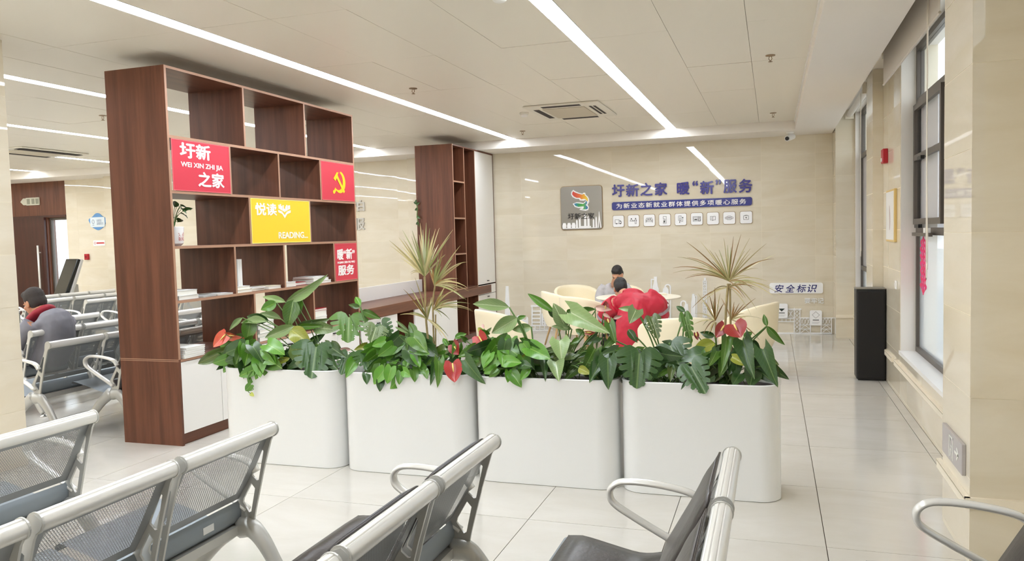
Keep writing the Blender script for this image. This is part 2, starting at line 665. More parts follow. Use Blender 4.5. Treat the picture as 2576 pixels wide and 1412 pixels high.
def pier(name, x0, y0, y1, z1=ZP, xr=None):
    """stone clad pier standing proud of the window wall"""
    p = struct(box(name, x0 + 0.0015, (xr or XW) + 0.02, y0 + 0.0015, y1 - 0.0015, 0, z1, M_GROUT_W))
    tile_face(p, (x0 + 0.012, y1, 0), (0, -1, 0), (0, 0, 1), y1 - y0, z1, 0.9, TH, WALL_T, u0=0.0, v0=V0)
    tile_face(p, (x0, y0 + 0.012, 0), (1, 0, 0), (0, 0, 1), (xr or XW) - x0, z1, 0.9, TH * 2, WALL_T, u0=0.0, v0=V0)
    tile_face(p, ((xr or XW), y1 - 0.012, 0), (-1, 0, 0), (0, 0, 1), (xr or XW) - x0, z1, 0.9, TH, WALL_T, u0=0.0, v0=V0)
    return p
pier('wall_pier_near', 0.86, 4.05, 4.66)
pier('wall_pier_middle', 1.00, 9.02, 9.60)
pier('wall_pier_corner', 0.85, 12.0, 12.49)

# free-standing stone pillar at the left edge of the view
pl = struct(box('wall_pillar_left', -6.1, -5.2515, 3.45, 4.2885, 0, ZC, M_GROUT_W))
tile_face(pl, (-5.262, 3.44, 0), (0, 1, 0), (0, 0, 1), 0.85, ZC, 1.0, TH, WALL_T, v0=V0)
tile_face(pl, (-5.25, 4.278, 0), (-1, 0, 0), (0, 0, 1), 0.85, ZC, 1.0, TH, WALL_T, v0=V0)
pier('wall_pier_rear', -6.0, 12.40, 12.49, ZS, -5.1)

# ================================================================ tall bookcase (open shelving, white cupboards below)
BX0, BX1, BY0, BY1, BZ = -5.02, -4.44, 4.97, 7.83, 2.985
PT = 0.022
M_SIGNRED = mat('red_sign_board', (205, 50, 70), 0.4)
M_SIGNYEL = mat('yellow_sign_board', (240, 205, 45), 0.4)
M_SIGNW = mat('white_sign_letter', (245, 243, 240), 0.4)
M_GOLD = mat('golden_yellow_emblem', (248, 205, 20), 0.4)

bc = thing('bookcase', 'tall dark walnut open bookcase with red and yellow sign boards behind the leftmost planter', 'bookcase', (0, 0, 0))
def edge_strip(y0, y1, z0, z1, parent=bc):
    MB().box(BX1, BX1 + 0.001, y0, y1, z0, z1).obj('edge_band', M_EDGE, parent)
rows = [2.97, 2.45, 2.02, 1.585, 1.155, 0.69]
side = MB().box(BX0, BX1, BY0, BY0 + PT, 0, BZ).obj('side_panel', M_WOOD, bc)
MB().box(BX0 - 0.0005, BX1, BY0 - 0.0008, BY0 + 0.0, 0.685, 0.691).obj('groove', M_EDGE, side)
MB().box(BX0 - 0.0005, BX1, BY0 - 0.0008, BY0 + 0.0, 0.673, 0.678).obj('groove', M_EDGE, side)
MB().box(BX0, BX1, BY1 - PT, BY1, 0, BZ).obj('side_panel', M_WOOD, bc)
MB().box(BX0, BX1, BY0 + PT, BY1 - PT, 2.965, BZ).obj('top_panel', M_WOODH, bc)
edge_strip(BY0, BY0 + PT, 0.69, BZ); edge_strip(BY1 - PT, BY1, 0.69, BZ); edge_strip(BY0 + PT, BY1 - PT, 2.965, BZ)
for z in rows[1:]:
    MB().box(BX0, BX1, BY0 + PT, BY1 - PT, z - PT, z).obj('shelf', M_WOODH, bc)
    edge_strip(BY0 + PT, BY1 - PT, z - PT, z)
divs = [(2.965, 2.45, (5.92, 6.873)), (2.45 - PT, 2.02, (5.703, 6.409, 7.13)), (2.02 - PT, 1.585, (5.943, 6.905)),
        (1.585 - PT, 1.155, (5.712, 6.435, 7.336)), (1.155 - PT, 0.69, (5.955, 6.915))]
for zt, zb, ys in divs:
    for y in ys:
        MB().box(BX0, BX1, y - PT / 2, y + PT / 2, zb, zt).obj('divider', M_WOOD, bc)
        edge_strip(y - PT / 2, y + PT / 2, zb, zt)
MB().box(BX0, BX1 - 0.03, BY0 + PT, BY1 - PT, 0.0, 0.09).obj('plinth', M_WOODH, bc)
MB().box(BX0, BX0 + 0.02, BY0 + PT, BY1 - PT, 0.09, 0.668).obj('back_panel', M_WOOD, bc)
for i in range(6):
    w = (BY1 - BY0 - 2 * PT) / 6
    y = BY0 + PT + i * w
    d = MB().box(BX1 - 0.02, BX1 - 0.002, y + 0.003, y + w - 0.003, 0.094, 0.664).obj('door', M_WLAM, bc, bevel=0.002)
    MB().box(BX1 - 0.002, BX1 + 0.02, y + (w - 0.09 if i % 2 == 0 else 0.03), y + (w - 0.03 if i % 2 == 0 else 0.09), 0.60, 0.612).obj('handle', M_BLACK, d)


def board(label, y0, y1, z0, z1, m, name='sign_board'):
    t = thing(name, label, 'sign', (BX1, y0, z0))
    MB().box(0.0012, 0.003, 0.0, y1 - y0, 0.0, z1 - z0).obj('panel', m, t)
    b = MB()
    W, H, e = y1 - y0, z1 - z0, 0.006
    for q in ((0, W, 0, e), (0, W, H - e, H), (0, e, e, H - e), (W - e, W, e, H - e)):
        b.box(0.003, 0.005, q[0], q[1], q[2], q[3])
    b.obj('rim', mat(m.name + '_rim', (225, 110, 115) if m is M_SIGNRED else (250, 235, 130), 0.5), t)
    return t


def letters(parent, body, u, v, w, h, m, bold=0.012, name='lettering', t=0.002, side='left', x=0.003):
    o = link(name, text_mesh(body, 1.0, t, name, m, bold=bold, width=w, height=h), parent)
    loc = {'left': (x, u, v), 'back': (u, -x, v), 'right': (-x, -u, v)}[side]
    face(o, side, loc)
    return o

b = board('red board lettered WEI XIN ZHI JIA at the upper left of the bookcase', 5.005, 5.692, 2.022, 2.426, M_SIGNRED)
letters(b, '圩新', 0.09, 0.262, 0.36, 0.125, M_SIGNW, 0.03)
letters(b, 'WEI XIN ZHI JIA', 0.095, 0.180, 0.50, 0.052, M_SIGNW, 0.02)
letters(b, '之家', 0.285, 0.040, 0.32, 0.125, M_SIGNW, 0.03)
b = board('red board with golden hammer and sickle emblem at the right of the bookcase', 7.141, 7.808, 2.022, 2.426, M_SIGNRED)
# emblem: sickle blade, handle, hammer
def arc(cx, cy, r, a0, a1, n=22):
    return [(cx + r * cos(rad(a0 + (a1 - a0) * i / n)), cy + r * sin(rad(a0 + (a1 - a0) * i / n))) for i in range(n + 1)]
sick = arc(0, 0, 0.118, -150, 78) + arc(-0.030, 0.010, 0.097, 70, -128)
e1 = link('emblem', flat_mesh([sick], 0.002, 'emblem', M_GOLD), b)
face(e1, 'left', (0.003, 0.36, 0.20))
hm = [(-0.125, 0.035), (-0.055, 0.105), (-0.020, 0.102), (-0.040, 0.082), (-0.037, 0.065), (0.100, -0.095), (0.075, -0.117), (-0.062, 0.040), (-0.090, 0.008)]
e2 = link('emblem', flat_mesh([hm], 0.002, 'emblem', M_GOLD, 0.0012), b)
face(e2, 'left', (0.003, 0.36, 0.20))
e3 = link('emblem', flat_mesh([[(-0.128, -0.098), (-0.094, -0.062), (-0.072, -0.084), (-0.106, -0.12)]], 0.002, 'emblem', M_GOLD, 0.0006), b)
face(e3, 'left', (0.003, 0.36, 0.20))
e4 = link('emblem', flat_mesh([circle(-0.125, -0.11, 0.02, 14)], 0.002, 'emblem', M_GOLD, 0.0009), b)
face(e4, 'left', (0.003, 0.36, 0.20))
b = board('yellow board lettered READING in the middle of the bookcase', 5.955, 6.892, 1.587, 1.996, M_SIGNYEL)
letters(b, '悦读', 0.06, 0.255, 0.325, 0.115, M_SIGNW, 0.025)
letters(b, 'READING...', 0.40, 0.040, 0.49, 0.062, M_SIGNW, 0.02)
# small open-book mark: books standing on an open book
bk = [(0.0, 0.05), (0.06, 0.035), (0.10, 0.0), (0.14, 0.035), (0.20, 0.05), (0.20, 0.028), (0.14, 0.012), (0.10, -0.028), (0.06, 0.012), (0.0, 0.028)]
o = link('mark', flat_mesh([bk], 0.002, 'mark', M_SIGNW), b)
face(o, 'left', (0.003, 0.41, 0.262))
spines = []
for i, (h, lean) in enumerate(((0.045, 0), (0.06, .004), (0.05, -.003), (0.065, .003), (0.04, 0), (0.055, .004), (0.062, -.003), (0.05, 0.002), (0.045, 0))):
    x = 0.006 + i * 0.0212
    d = 0.058 - 0.035 * (1 - abs(x + .009 - 0.1) / 0.1)
    spines.append([(x, d + 0.008), (x + 0.0175, d + 0.008), (x + 0.0175 + lean, d + h), (x + lean, d + h)])
o = link('mark', flat_mesh(spines, 0.002, 'mark', M_SIGNW), b)
face(o, 'left', (0.003, 0.41, 0.262))
b = board('red board with four large white characters at the lower right of the bookcase', 7.348, 7.808, 1.157, 1.561, M_SIGNRED)
letters(b, '暖“新”', 0.045, 0.225, 0.37, 0.12, M_SIGNW, 0.03)
letters(b, 'NUAN XIN FU WU', 0.045, 0.185, 0.365, 0.024, M_SIGNW, 0.03)
letters(b, '服务', 0.05, 0.055, 0.34, 0.115, M_SIGNW, 0.03)

# ================================================================ desk run between the two bookcases
DX0, DX1 = -5.02, -4.42
dk = thing('desk', 'long walnut topped desk with white cupboards joining the two bookcases', 'desk', (0, 0, 0))
MB().box(DX0, DX1, BY1, 10.70, 0.67, 0.795).obj('desk_top', M_WOODH, dk)
MB().box(DX0 + 0.0, DX0 + 0.03, BY1, 10.70, 0.795, 0.975).obj('back_board', M_WLAM, dk)
MB().box(DX0, DX1 - 0.04, BY1 + 0.01, 10.70, 0.0, 0.08).obj('plinth', M_WOODH, dk)
for a, c in ((BY1 + 0.01, 8.75), (9.25, 10.70)):
    MB().box(DX0, DX1 - 0.03, a, c, 0.08, 0.67).obj('carcass', M_WLAM, dk)
    n = 2
    for i in range(n):
        w = (c - a) / n
        d = MB().box(DX1 - 0.03, DX1 - 0.012, a + i * w + 0.003, a + (i + 1) * w - 0.003, 0.084, 0.664).obj('door', M_WLAM, dk, bevel=0.002)
        yy = a + (i + 1) * w - 0.09 if i % 2 == 0 else a + i * w + 0.03
        MB().box(DX1 - 0.012, DX1 + 0.012, yy, yy + 0.06, 0.60, 0.612).obj('handle', M_BLACK, d)
MB().box(DX0, DX0 + 0.02, 8.75, 9.25, 0.08, 0.67).obj('knee_hole_back', M_WOOD, dk)
for y in (8.75, 9.23):
    MB().box(DX0 + 0.02, DX1 - 0.03, y + 0.0002, y + 0.02, 0.08, 0.669).obj('knee_hole_side', M_WOOD, dk)

# ================================================================ second bookcase, against the rear wall
CX0, CX1, CY0, CY1 = -5.05, -4.45, 10.72, 12.48
bc2 = thing('bookcase', 'tall walnut bookcase with narrow shelves and a tall white door at the rear wall', 'bookcase', (0, 0, 0))
MB().box(CX0, CX1, CY0, CY0 + PT, 0, 2.965).obj('side_panel', M_WOOD, bc2)
MB().box(CX0, CX1, CY1 - PT, CY1, 0, 2.965).obj('side_panel', M_WOOD, bc2)
MB().box(CX0, CX1, CY0 + PT, CY1 - PT, 2.945, 2.965).obj('top_panel', M_WOODH, bc2)
MB().box(CX0, CX0 + 0.02, CY0 + PT, CY1 - PT, 0.08, 2.945).obj('back_panel', M_WOOD, bc2)
MB().box(CX0, CX1 - 0.03, CY0 + PT, CY1 - PT, 0.0, 0.08).obj('plinth', M_WOODH, bc2)
for y, zt in ((11.17, 2.945), (11.62, 2.945)):
    MB().box(CX0 + 0.02, CX1, y - PT / 2, y + PT / 2, 0.08, zt).obj('divider', M_WOOD, bc2)
    MB().box(CX1, CX1 + 0.001, y - PT / 2, y + PT / 2, 0.08, zt).obj('edge_band', M_EDGE, bc2)
MB().box(CX1, CX1 + 0.001, CY0, CY0 + PT, 0.8, 2.965).obj('edge_band', M_EDGE, bc2)
for z in (2.43, 1.885, 1.35, 0.82):
    MB().box(CX0 + 0.02, CX1, CY0 + PT, 11.159, z - PT, z).obj('shelf', M_WOODH, bc2)
    MB().box(CX1, CX1 + 0.001, CY0 + PT, 11.159, z - PT, z).obj('edge_band', M_EDGE, bc2)
MB().box(CX0 + 0.02, CX1, 11.181, 11.609, 0.798, 0.82).obj('shelf', M_WOODH, bc2)
MB().box(CX1 + 0.001, CX1 + 0.03, CY0, 12.16, 0.67, 0.795).obj('front_rail', M_WOODH, bc2)
d = MB().box(CX1 - 0.018, CX1, 11.634, CY1 - PT - 0.003, 0.82, 2.942).obj('door', M_WLAM, bc2, bevel=0.002)
MB().box(CX1, CX1 + 0.02, 12.05, 12.11, 0.86, 0.872).obj('handle', M_BLACK, d)
d = MB().box(CX1 - 0.018, CX1, 11.634, CY1 - PT - 0.003, 0.655, 0.80).obj('drawer', M_WLAM, bc2, bevel=0.002)
d = MB().box(CX1 - 0.018, CX1, 11.634, CY1 - PT - 0.003, 0.09, 0.648).obj('door', M_WLAM, bc2, bevel=0.002)
MB().box(CX1, CX1 + 0.02, 12.05, 12.11, 0.60, 0.612).obj('handle', M_BLACK, d)

# ================================================================ planters
def planter(x0, x1, label):
    W, D, H = x1 - x0, 0.44, 0.69
    t = thing('planter', label, 'planter', ((x0 + x1) / 2, 4.70 + D / 2, 0), group='white planters in a row')
    n = 12
    def ring(off, z):
        return [(px, py, z) for px, py in rrect(-W / 2 + off, -D / 2 + off, W / 2 - off, D / 2 - off, 0.135 - off, n)]
    b = MB()
    b.loft([ring(0.012, 0.0), ring(0.006, 0.004), ring(0.006, H - 0.012), ring(0.002, H - 0.004), ring(0.006, H), ring(0.020, H), ring(0.024, H - 0.006), ring(0.024, H - 0.10)], cap=True)
    o = b.obj('shell', M_PLANTER, t, auto=50)
    s = MB()
    rr = [p for p in rrect(-W / 2 + 0.025, -D / 2 + 0.025, W / 2 - 0.025, D / 2 - 0.025, 0.11, n)]
    s.loft([[(px, py, H - 0.09) for px, py in rr], [(px, py, H - 0.055 + 0.006 * sin(9 * px) * cos(7 * py)) for px, py in rr],
            [(px * .5, py * .5, H - 0.035) for px, py in rr], [(px * .05, py * .05, H - 0.03) for px, py in rr]])
    s.obj('soil', M_SOIL, t, smooth=True)
    return t
PX = [(-3.86, -2.865), (-2.855, -1.885), (-1.875, -0.915), (-0.905, 0.045)]
planter(*PX[0], 'leftmost white planter, standing against the tall bookcase')
planter(*PX[1], 'second white planter from the bookcase, holding the shorter spiky plant')
planter(*PX[2], 'third white planter from the bookcase, in front of the person in red')
planter(*PX[3], 'rightmost white planter, at the end of the row next to the aisle')

# ================================================================ steel waiting benches
SW, SGAP = 0.555, 0.045         # seat width, gap between seats
PITCH_S = SW + SGAP
BACK = [(0.012, 0.775), (0.045, 0.715), (0.085, 0.640), (0.130, 0.560), (0.168, 0.500), (0.192, 0.462)]
SEAT = [(0.196, 0.452), (0.184, 0.425), (0.182, 0.392), (0.196, 0.360), (0.235, 0.345), (0.300, 0.350), (0.380, 0.370), (0.460, 0.392), (0.540, 0.412), (0.600, 0.426), (0.630, 0.424), (0.642, 0.408), (0.636, 0.394)]


def sheet(prof, w, name, m, thick=0.004, margin=0.05):
    """curved punched sheet; uv in metres plus a rim mask"""
    P = [Vector((-u, 0, z)) for u, z in smooth_path([(a, 0, b) for a, b in prof], 3) for u, z in [(u, z)]] if False else [Vector((-p.x, 0, p.z)) for p in smooth_path([(a, 0, b) for a, b in prof], 3)]
    L = [0.0]
    for i in range(1, len(P)):
        L.append(L[-1] + (P[i] - P[i - 1]).length)
    ys = [0.0, margin, w - margin, w]
    # insert exact rim rows
    verts, faces, uvs, rim = [], [], [], []
    for i, p in enumerate(P):
        for y in ys:
            verts.append((p.x, y, p.z))
    ny = len(ys)
    me = bpy.data.meshes.new(name)
    for i in range(len(P) - 1):
        for j in range(ny - 1):
            faces.append((i * ny + j, i * ny + j + 1, (i + 1) * ny + j + 1, (i + 1) * ny + j))
            inner = 1.0 if (j == 1 and L[i] > margin * 0.8 and L[i + 1] < L[-1] - margin * 0.8) else 0.0
            rim += [(inner, 0)] * 4
            uvs += [(ys[j], L[i]), (ys[j + 1], L[i]), (ys[j + 1], L[i + 1]), (ys[j], L[i + 1])]
    me.from_pydata(verts, [], faces)
    a = me.uv_layers.new(name='UVMap')
    b = me.uv_layers.new(name='rim')
    for k in range(len(uvs)):
        a.data[k].uv = uvs[k]
        b.data[k].uv = rim[k]
    me.materials.append(m)
    me.shade_smooth()
    return me


def frame_loops():
    outer = [(-0.022, 0.80), (-0.026, 0.785), (-0.018, 0.768), (0.0, 0.755), (0.012, 0.735), (0.055, 0.60), (0.105, 0.42), (0.118, 0.362), (0.128, 0.350), (0.150, 0.352),
             (0.185, 0.385), (0.215, 0.430), (0.200, 0.456), (0.176, 0.492), (0.138, 0.552), (0.093, 0.632), (0.055, 0.708), (0.040, 0.748), (0.036, 0.785), (0.026, 0.806), (0.0, 0.815)]
    h1 = [(0.060, 0.694), (0.050, 0.686), (0.082, 0.555), (0.092, 0.552), (0.116, 0.572), (0.114, 0.585)]
    h2 = [(0.122, 0.538), (0.103, 0.516), (0.128, 0.410), (0.140, 0.405), (0.170, 0.448), (0.166, 0.465)]
    return [[(-u, z) for u, z in lp] for lp in (outer, h1, h2)]


def xz(me):
    """turn a flat mesh drawn in xy upright into xz, thickness along y"""
    for v in me.vertices:
        v.co = (v.co.x, v.co.z, v.co.y)
    return me


ME = {}
def shared(key, fn):
    if key not in ME:
        ME[key] = fn()
    return ME[key]


def rail_mesh():
    pts = [(-0.031, -0.006), (-0.026, 0.014), (-0.012, 0.028), (0.006, 0.030), (0.022, 0.020), (0.030, 0.002), (0.029, -0.016), (0.018, -0.028), (0.0, -0.031), (-0.02, -0.024)]
    b = MB()
    # long rounded profile with two shallow grooves
    prof = []
    for i in range(64):
        a = 2 * pi * i / 64
        r = 0.0305 - (0.0028 if i in (12, 18, 24) else 0.0)
        prof.append((r * cos(a), r * sin(a)))
    b.loft([[(x, 0.003, z) for x, z in prof], [(x, SW - 0.003, z) for x, z in prof]])
    me = b.mesh('top_rail', M_ALU, True)
    bm = bmesh.new()
    bm.from_mesh(me)
    for e in bm.edges:
        e.smooth = not (len(e.link_faces) == 2 and e.calc_face_angle(0) > rad(20))
    bm.to_mesh(me)
    bm.free()
    return me


def cap_mesh():
    b = MB()
    b.loft([[(0.034 * cos(a), y, 0.034 * sin(a)) for a in [2 * pi * i / 20 for i in range(20)]] for y in (0.0, 0.006)])
    b.loft([[(0.016 * cos(a), y, 0.016 * sin(a)) for a in [2 * pi * i / 14 for i in range(14)]] for y in (-0.003, 0.009)])
    return b.mesh('end_cap', M_ALUP)


def arm_mesh():
    pts = smooth_path([(-0.105, 0, 0.585), (-0.135, 0, 0.622), (-0.195, 0, 0.643), (-0.31, 0, 0.658), (-0.405, 0, 0.656), (-0.447, 0, 0.632), (-0.455, 0, 0.600), (-0.435, 0, 0.566), (-0.35, 0, 0.515), (-0.22, 0, 0.445), (-0.16, 0, 0.41)], 5)
    b = MB().tube([(p.x, p.y, p.z) for p in pts], 0.0125, 10, flat=1.9)
    return b.mesh('armrest', M_ALU, True)


def leg_mesh():
    """cast leg: post under the beam splitting into a rear and a front foot"""
    b = MB()
    def limb(p, r):
        b.tube(p, r, 10, flat=0.8)
    limb(smooth_path([(-0.19, 0, 0.335), (-0.13, 0, 0.335), (-0.075, 0, 0.285), (-0.018, 0, 0.196), (0.05, 0, 0.082), (0.085, 0, 0.03)], 4), [0.05 - 0.0013 * i for i in range(21)])
    limb(smooth_path([(-0.205, 0, 0.345), (-0.25, 0, 0.315), (-0.33, 0, 0.25), (-0.43, 0, 0.14), (-0.52, 0, 0.045), (-0.54, 0, 0.03)], 4), [0.05 - 0.0013 * i for i in range(21)])
    return b.mesh('leg', M_ALUP, True)


def foot_mesh():
    return MB().lathe([(0.008, 0.045), (0.010, 0.022), (0.030, 0.012), (0.034, 0.0)], n=14).mesh('foot', M_CHROME, True)


def cushion_back():
    b = MB()
    n = 10
    prof = smooth_path([(a, 0, c) for a, c in [(0.035, 0.800), (0.06, 0.73), (0.10, 0.65), (0.145, 0.57), (0.19, 0.49), (0.215, 0.45)]], 3)
    rings = []
    for i, p in enumerate(prof):
        t = i / (len(prof) - 1)
        puff = 0.020 * min(1.0, 6 * t, 6 * (1 - t)) + 0.004
        ring = []
        for k in range(n + 1):
            y = 0.01 + (SW - 0.02) * k / n
            e = min(1.0, 5 * k / n, 5 * (1 - k / n))
            ring.append((-(p.x + 0.012 + puff * (0.35 + 0.65 * e)), y, p.z + 0.008 * e))
        for k in range(n, -1, -1):
            ring.append((-(p.x + 0.006), 0.01 + (SW - 0.02) * k / n, p.z))
        rings.append(ring)
    b.loft(rings)
    return b.mesh('back_cushion', M_CUSH, True)


def cushion_seat():
    b = MB()
    n = 10
    prof = smooth_path([(a, 0, c) for a, c in [(0.225, 0.415), (0.27, 0.393), (0.34, 0.385), (0.43, 0.402), (0.53, 0.424), (0.615, 0.436)]], 3)
    rings = []
    for i, p in enumerate(prof):
        t = i / (len(prof) - 1)
        puff = 0.030 * min(1.0, 6 * t, 8 * (1 - t)) + 0.006
        ring = []
        for k in range(n + 1):
            e = min(1.0, 5 * k / n, 5 * (1 - k / n))
            ring.append((-p.x, 0.01 + (SW - 0.02) * k / n, p.z + puff * (0.4 + 0.6 * e)))
        for k in range(n, -1, -1):
            ring.append((-p.x, 0.01 + (SW - 0.02) * k / n, p.z + 0.003))
        rings.append(ring)
    b.loft(rings)
    return b.mesh('seat_cushion', M_CUSH, True)


def bench(x, y_end, n, label, cushions=False, group=None, rz=0.0, arms=(True, True), detail=True):
    """row of n joined seats facing -x; x is the top rail, y_end the far end of the row"""
    t = thing('waiting_bench', label, 'bench', (x, y_end, 0), rz, group)
    def add(name, key, fn, loc=(0, 0, 0), parent=t):
        o = link(name, shared(key, fn), parent)
        o.location = loc
        return o
    for k in range(n):
        y0 = -(k + 1) * PITCH_S + SGAP
        br = add('backrest', 'back', lambda: sheet(BACK, SW, 'backrest', M_PERF), (0, y0, 0))
        add('seat', 'seat', lambda: sheet(SEAT, SW, 'seat', M_STEEL), (0, y0, 0))
        rl = add('top_rail', 'rail', rail_mesh, (-0.004, y0, 0.787))
        add('end_cap', 'cap', cap_mesh, (0, -0.003, 0), rl)
        add('end_cap', 'cap', cap_mesh, (0, SW - 0.003, 0), rl)
        for yy in (y0 - 0.006, y0 + SW - 0.004):
            add('side_frame', 'frame', lambda: xz(flat_mesh(frame_loops(), 0.010, 'side_frame', M_ALUP)), (0, yy, 0))
        if cushions:
            add('back_cushion', 'cb', cushion_back, (0, y0, 0))
            add('seat_cushion', 'cs', cushion_seat, (0, y0, 0))
    L = n * PITCH_S - SGAP
    add('beam', 'beam%d' % n, lambda: MB().box(-0.235, -0.175, -0.02, L + 0.02, 0.312, 0.352).mesh('beam', M_ALUP), (0, -L, 0))
    for i, yy in enumerate((0.0, -L)):
        if arms[i]:
            add('armrest', 'arm', arm_mesh, (0, yy + (0.014 if i == 0 else -0.012), 0))
    for yy in (-0.004, -L + 0.004):
        lg = add('leg', 'leg', leg_mesh, (0, yy, 0))
        add('foot', 'foot', foot_mesh, (0.09, 0, 0), lg)
        add('foot', 'foot', foot_mesh, (-0.545, 0, 0), lg)
    return t

FG = 'steel benches in the foreground'
b = bench(-2.07, 2.86, 3, 'bare grey perforated bench in the lower left foreground with a white sticker under one seat', group=FG)
MB().box(-0.1815, -0.1805, -0.25, -0.185, 0.388, 0.418).obj('sticker', mat('white_sticker', (240, 240, 238), 0.5), b)
bench(-3.09, 2.88, 3, 'bare grey steel bench cut off by the left edge of the view', group=FG)
bench(-1.05, 2.87, 3, 'steel bench with black cushions in the bottom centre, seen from behind', True, group=FG)
bench(-0.14, 2.88, 3, 'steel bench with black cushions right of centre in front of the rightmost planter', True, group=FG)
bench(0.915, 2.91, 3, 'black cushioned bench in the lower right corner beside the stone pier', True, group=FG)

# ================================================================ window wall fittings
M_WIN = mat('bronze_window_frame', (92, 84, 76), 0.4, metal=0.3)
M_PANE = glass('window_pane', (225, 238, 245), 0.10, 0.01)
M_FROST = glass('hazy_pane', (226, 232, 236), 0.55, 0.1)
M_SCREEN = glass('insect_screen', (190, 186, 186), 0.62, 0.6)
M_TRUNK = mat('cream_trunking', (236, 226, 206), 0.5)
M_BLIND = mat('grey_blind_fabric', (206, 198, 187), 0.8)

def bars(t, x, y0, y1, z0, z1, w=0.05, d=0.06, name='frame_bar', m=None):
    m = m or M_WIN
    for q in ((y0, y1, z0, z0 + w), (y0, y1, z1 - w, z1), (y0, y0 + w, z0 + w, z1 - w), (y1 - w, y1, z0 + w, z1 - w)):
        MB().box(x, x + d, q[0], q[1], q[2], q[3]).obj(name, m, t)

def window(name, w, x, transoms, mull):
    y0, y1, z0, z1 = w
    t = struct(thing(name, '', ''))
    del t['label'], t['category']
    bars(t, x, y0, y1, z0, z1)
    for z in transoms:
        MB().box(x, x + 0.06, y0 + 0.05, y1 - 0.05, z - 0.03, z + 0.03).obj('transom', M_WIN, t)
    zz = [z0 + 0.05] + [q for z in transoms for q in (z - 0.03, z + 0.03)] + [z1 - 0.05]
    ym = [y0 + 0.05] + [q for y in mull for q in (y - 0.025, y + 0.025)] + [y1 - 0.05]
    for i in range(0, len(zz), 2):
        for y in mull:
            MB().box(x + 0.001, x + 0.059, y - 0.025, y + 0.025, zz[i], zz[i + 1]).obj('mullion', M_WIN, t)
        for j in range(0, len(ym), 2):
            mid = len(transoms) == 2 and i == 2
            MB().box(x + 0.026, x + 0.034, ym[j], ym[j + 1], zz[i], zz[i + 1]).obj('pane', M_SCREEN if mid else (M_FROST if i == 0 else M_PANE), t)
    MB().box(XW - 0.012, x, y0 + 0.002, y1 - 0.002, z0 - 0.03, z0 + 0.004).obj('sill', M_WLAM, t)
    # plastered reveals
    MB().box(XW + 0.004, x, y1 - 0.006, y1 - 0.0005, z0 + 0.004, z1).obj('reveal', M_PLASTER, t)
    MB().box(XW + 0.004, x, y0 + 0.0005, y0 + 0.006, z0 + 0.004, z1).obj('reveal', M_PLASTER, t)
    return t
w1 = window('window_1', W1, 1.225, (1.54, 2.68), (6.58,))
w2 = window('window_2', W2, 1.170, (1.02, 2.56), (10.85,))
window('window_3', W0, 1.225, (1.54, 2.68), (1.8,))
# opening casement of the near window with stays and handle
cs = MB()
for y0_, y1_ in ((6.605, 7.81),):
    for q in ((y0_, y1_, 1.60, 1.65), (y0_, y1_, 2.60, 2.65), (y0_, y0_ + 0.05, 1.65, 2.60), (y1_ - 0.05, y1_, 1.65, 2.60), (y0_ + .05, y1_ - .05, 2.16, 2.21)):
        MB().box(1.195, 1.224, q[0], q[1], q[2], q[3]).obj('casement', M_WIN, w1)
MB().box(1.165, 1.195, 7.25, 7.42, 2.14, 2.17).obj('handle', M_BLACK, w1)
MB().box(1.17, 1.195, 6.9, 7.7, 1.50, 1.53).obj('casement', M_WIN, w1)
MB().box(1.155, 1.195, 6.98, 7.06, 1.53, 1.57).obj('stay', M_WLAM, w1)
MB().box(1.165, 1.195, 7.35, 7.55, 1.57, 1.60).obj('stay', M_BLACK, w1)

# red paper-cut pasted on the lower pane
M_PAPER = mat('red_paper', (222, 40, 60), 0.7, noise=((30, 30, 30), 0.6, (230, 60, 170)))
rnd = random.Random(4)
lp, rp_ = [], []
for i in range(25):
    z = 0.98 + i * 0.0215
    w_ = 0.125 + 0.035 * sin(i * 2.1) + rnd.uniform(-0.02, 0.02)
    if i in (0, 24): w_ = 0.012
    if i in (1, 23): w_ = 0.04
    lp.append((-w_, z))
    rp_.append((w_ + rnd.uniform(-.01, .01), z))
holes_ = []
for i in range(9):
    z = 1.04 + i * 0.05
    for s in (-1, 1):
        holes_.append([(s * 0.05 + 0.020 * cos(a) * rnd.uniform(.7, 1.3), z + 0.017 * sin(a)) for a in [k * pi / 4 for k in range(8)]])
o = link('window_decoration', flat_mesh([lp + rp_[::-1]] + holes_, 0.002, 'window_decoration', M_PAPER))
face(o, 'right', (1.250, 7.62, 0.0))
tag(o, 'red paper-cut decoration pasted on the lower pane of the near window', 'decoration')

# roller blinds
def blind(w, x, zb, label, cord_len):
    t = thing('roller_blind', label, 'blind', (x, w[0], 3.1))
    L = w[1] - w[0] - 0.04
    MB().tube([(0, 0.02, 0.05), (0, L + 0.02, 0.05)], 0.042, 16).obj('roller', M_BLIND, t, auto=40)
    for y in (0.0, L + 0.02):
        MB().box(-0.055, 0.055, y, y + 0.02, -0.01, 0.115).obj('bracket', mat('cream_bracket', (228, 218, 198), 0.5), t)
    if zb < 3.05:
        MB().box(-0.044, -0.041, 0.03, L + 0.01, zb - 3.1, 0.05).obj('fabric', M_BLIND, t)
        MB().tube([(-0.0425, 0.03, zb - 3.1), (-0.0425, L + 0.01, zb - 3.1)], 0.009, 10).obj('hem_bar', M_BLIND, t)
    yc = L - cord_len[1]
    z1 = 0.03
    pts = [(-0.05, yc, z1), (-0.055, yc + .004, (cord_len[0] + z1) / 2), (-0.05, yc + 0.005, cord_len[0] + 0.03), (-0.05, yc + 0.025, cord_len[0]), (-0.05, yc + 0.045, cord_len[0] + 0.03), (-0.05, yc + 0.035, z1)]
    MB().tube(smooth_path(pts, 6), 0.0035, 6).obj('pull_cord', mat('cream_cord', (238, 230, 215), 0.6), t, smooth=True)
    return t
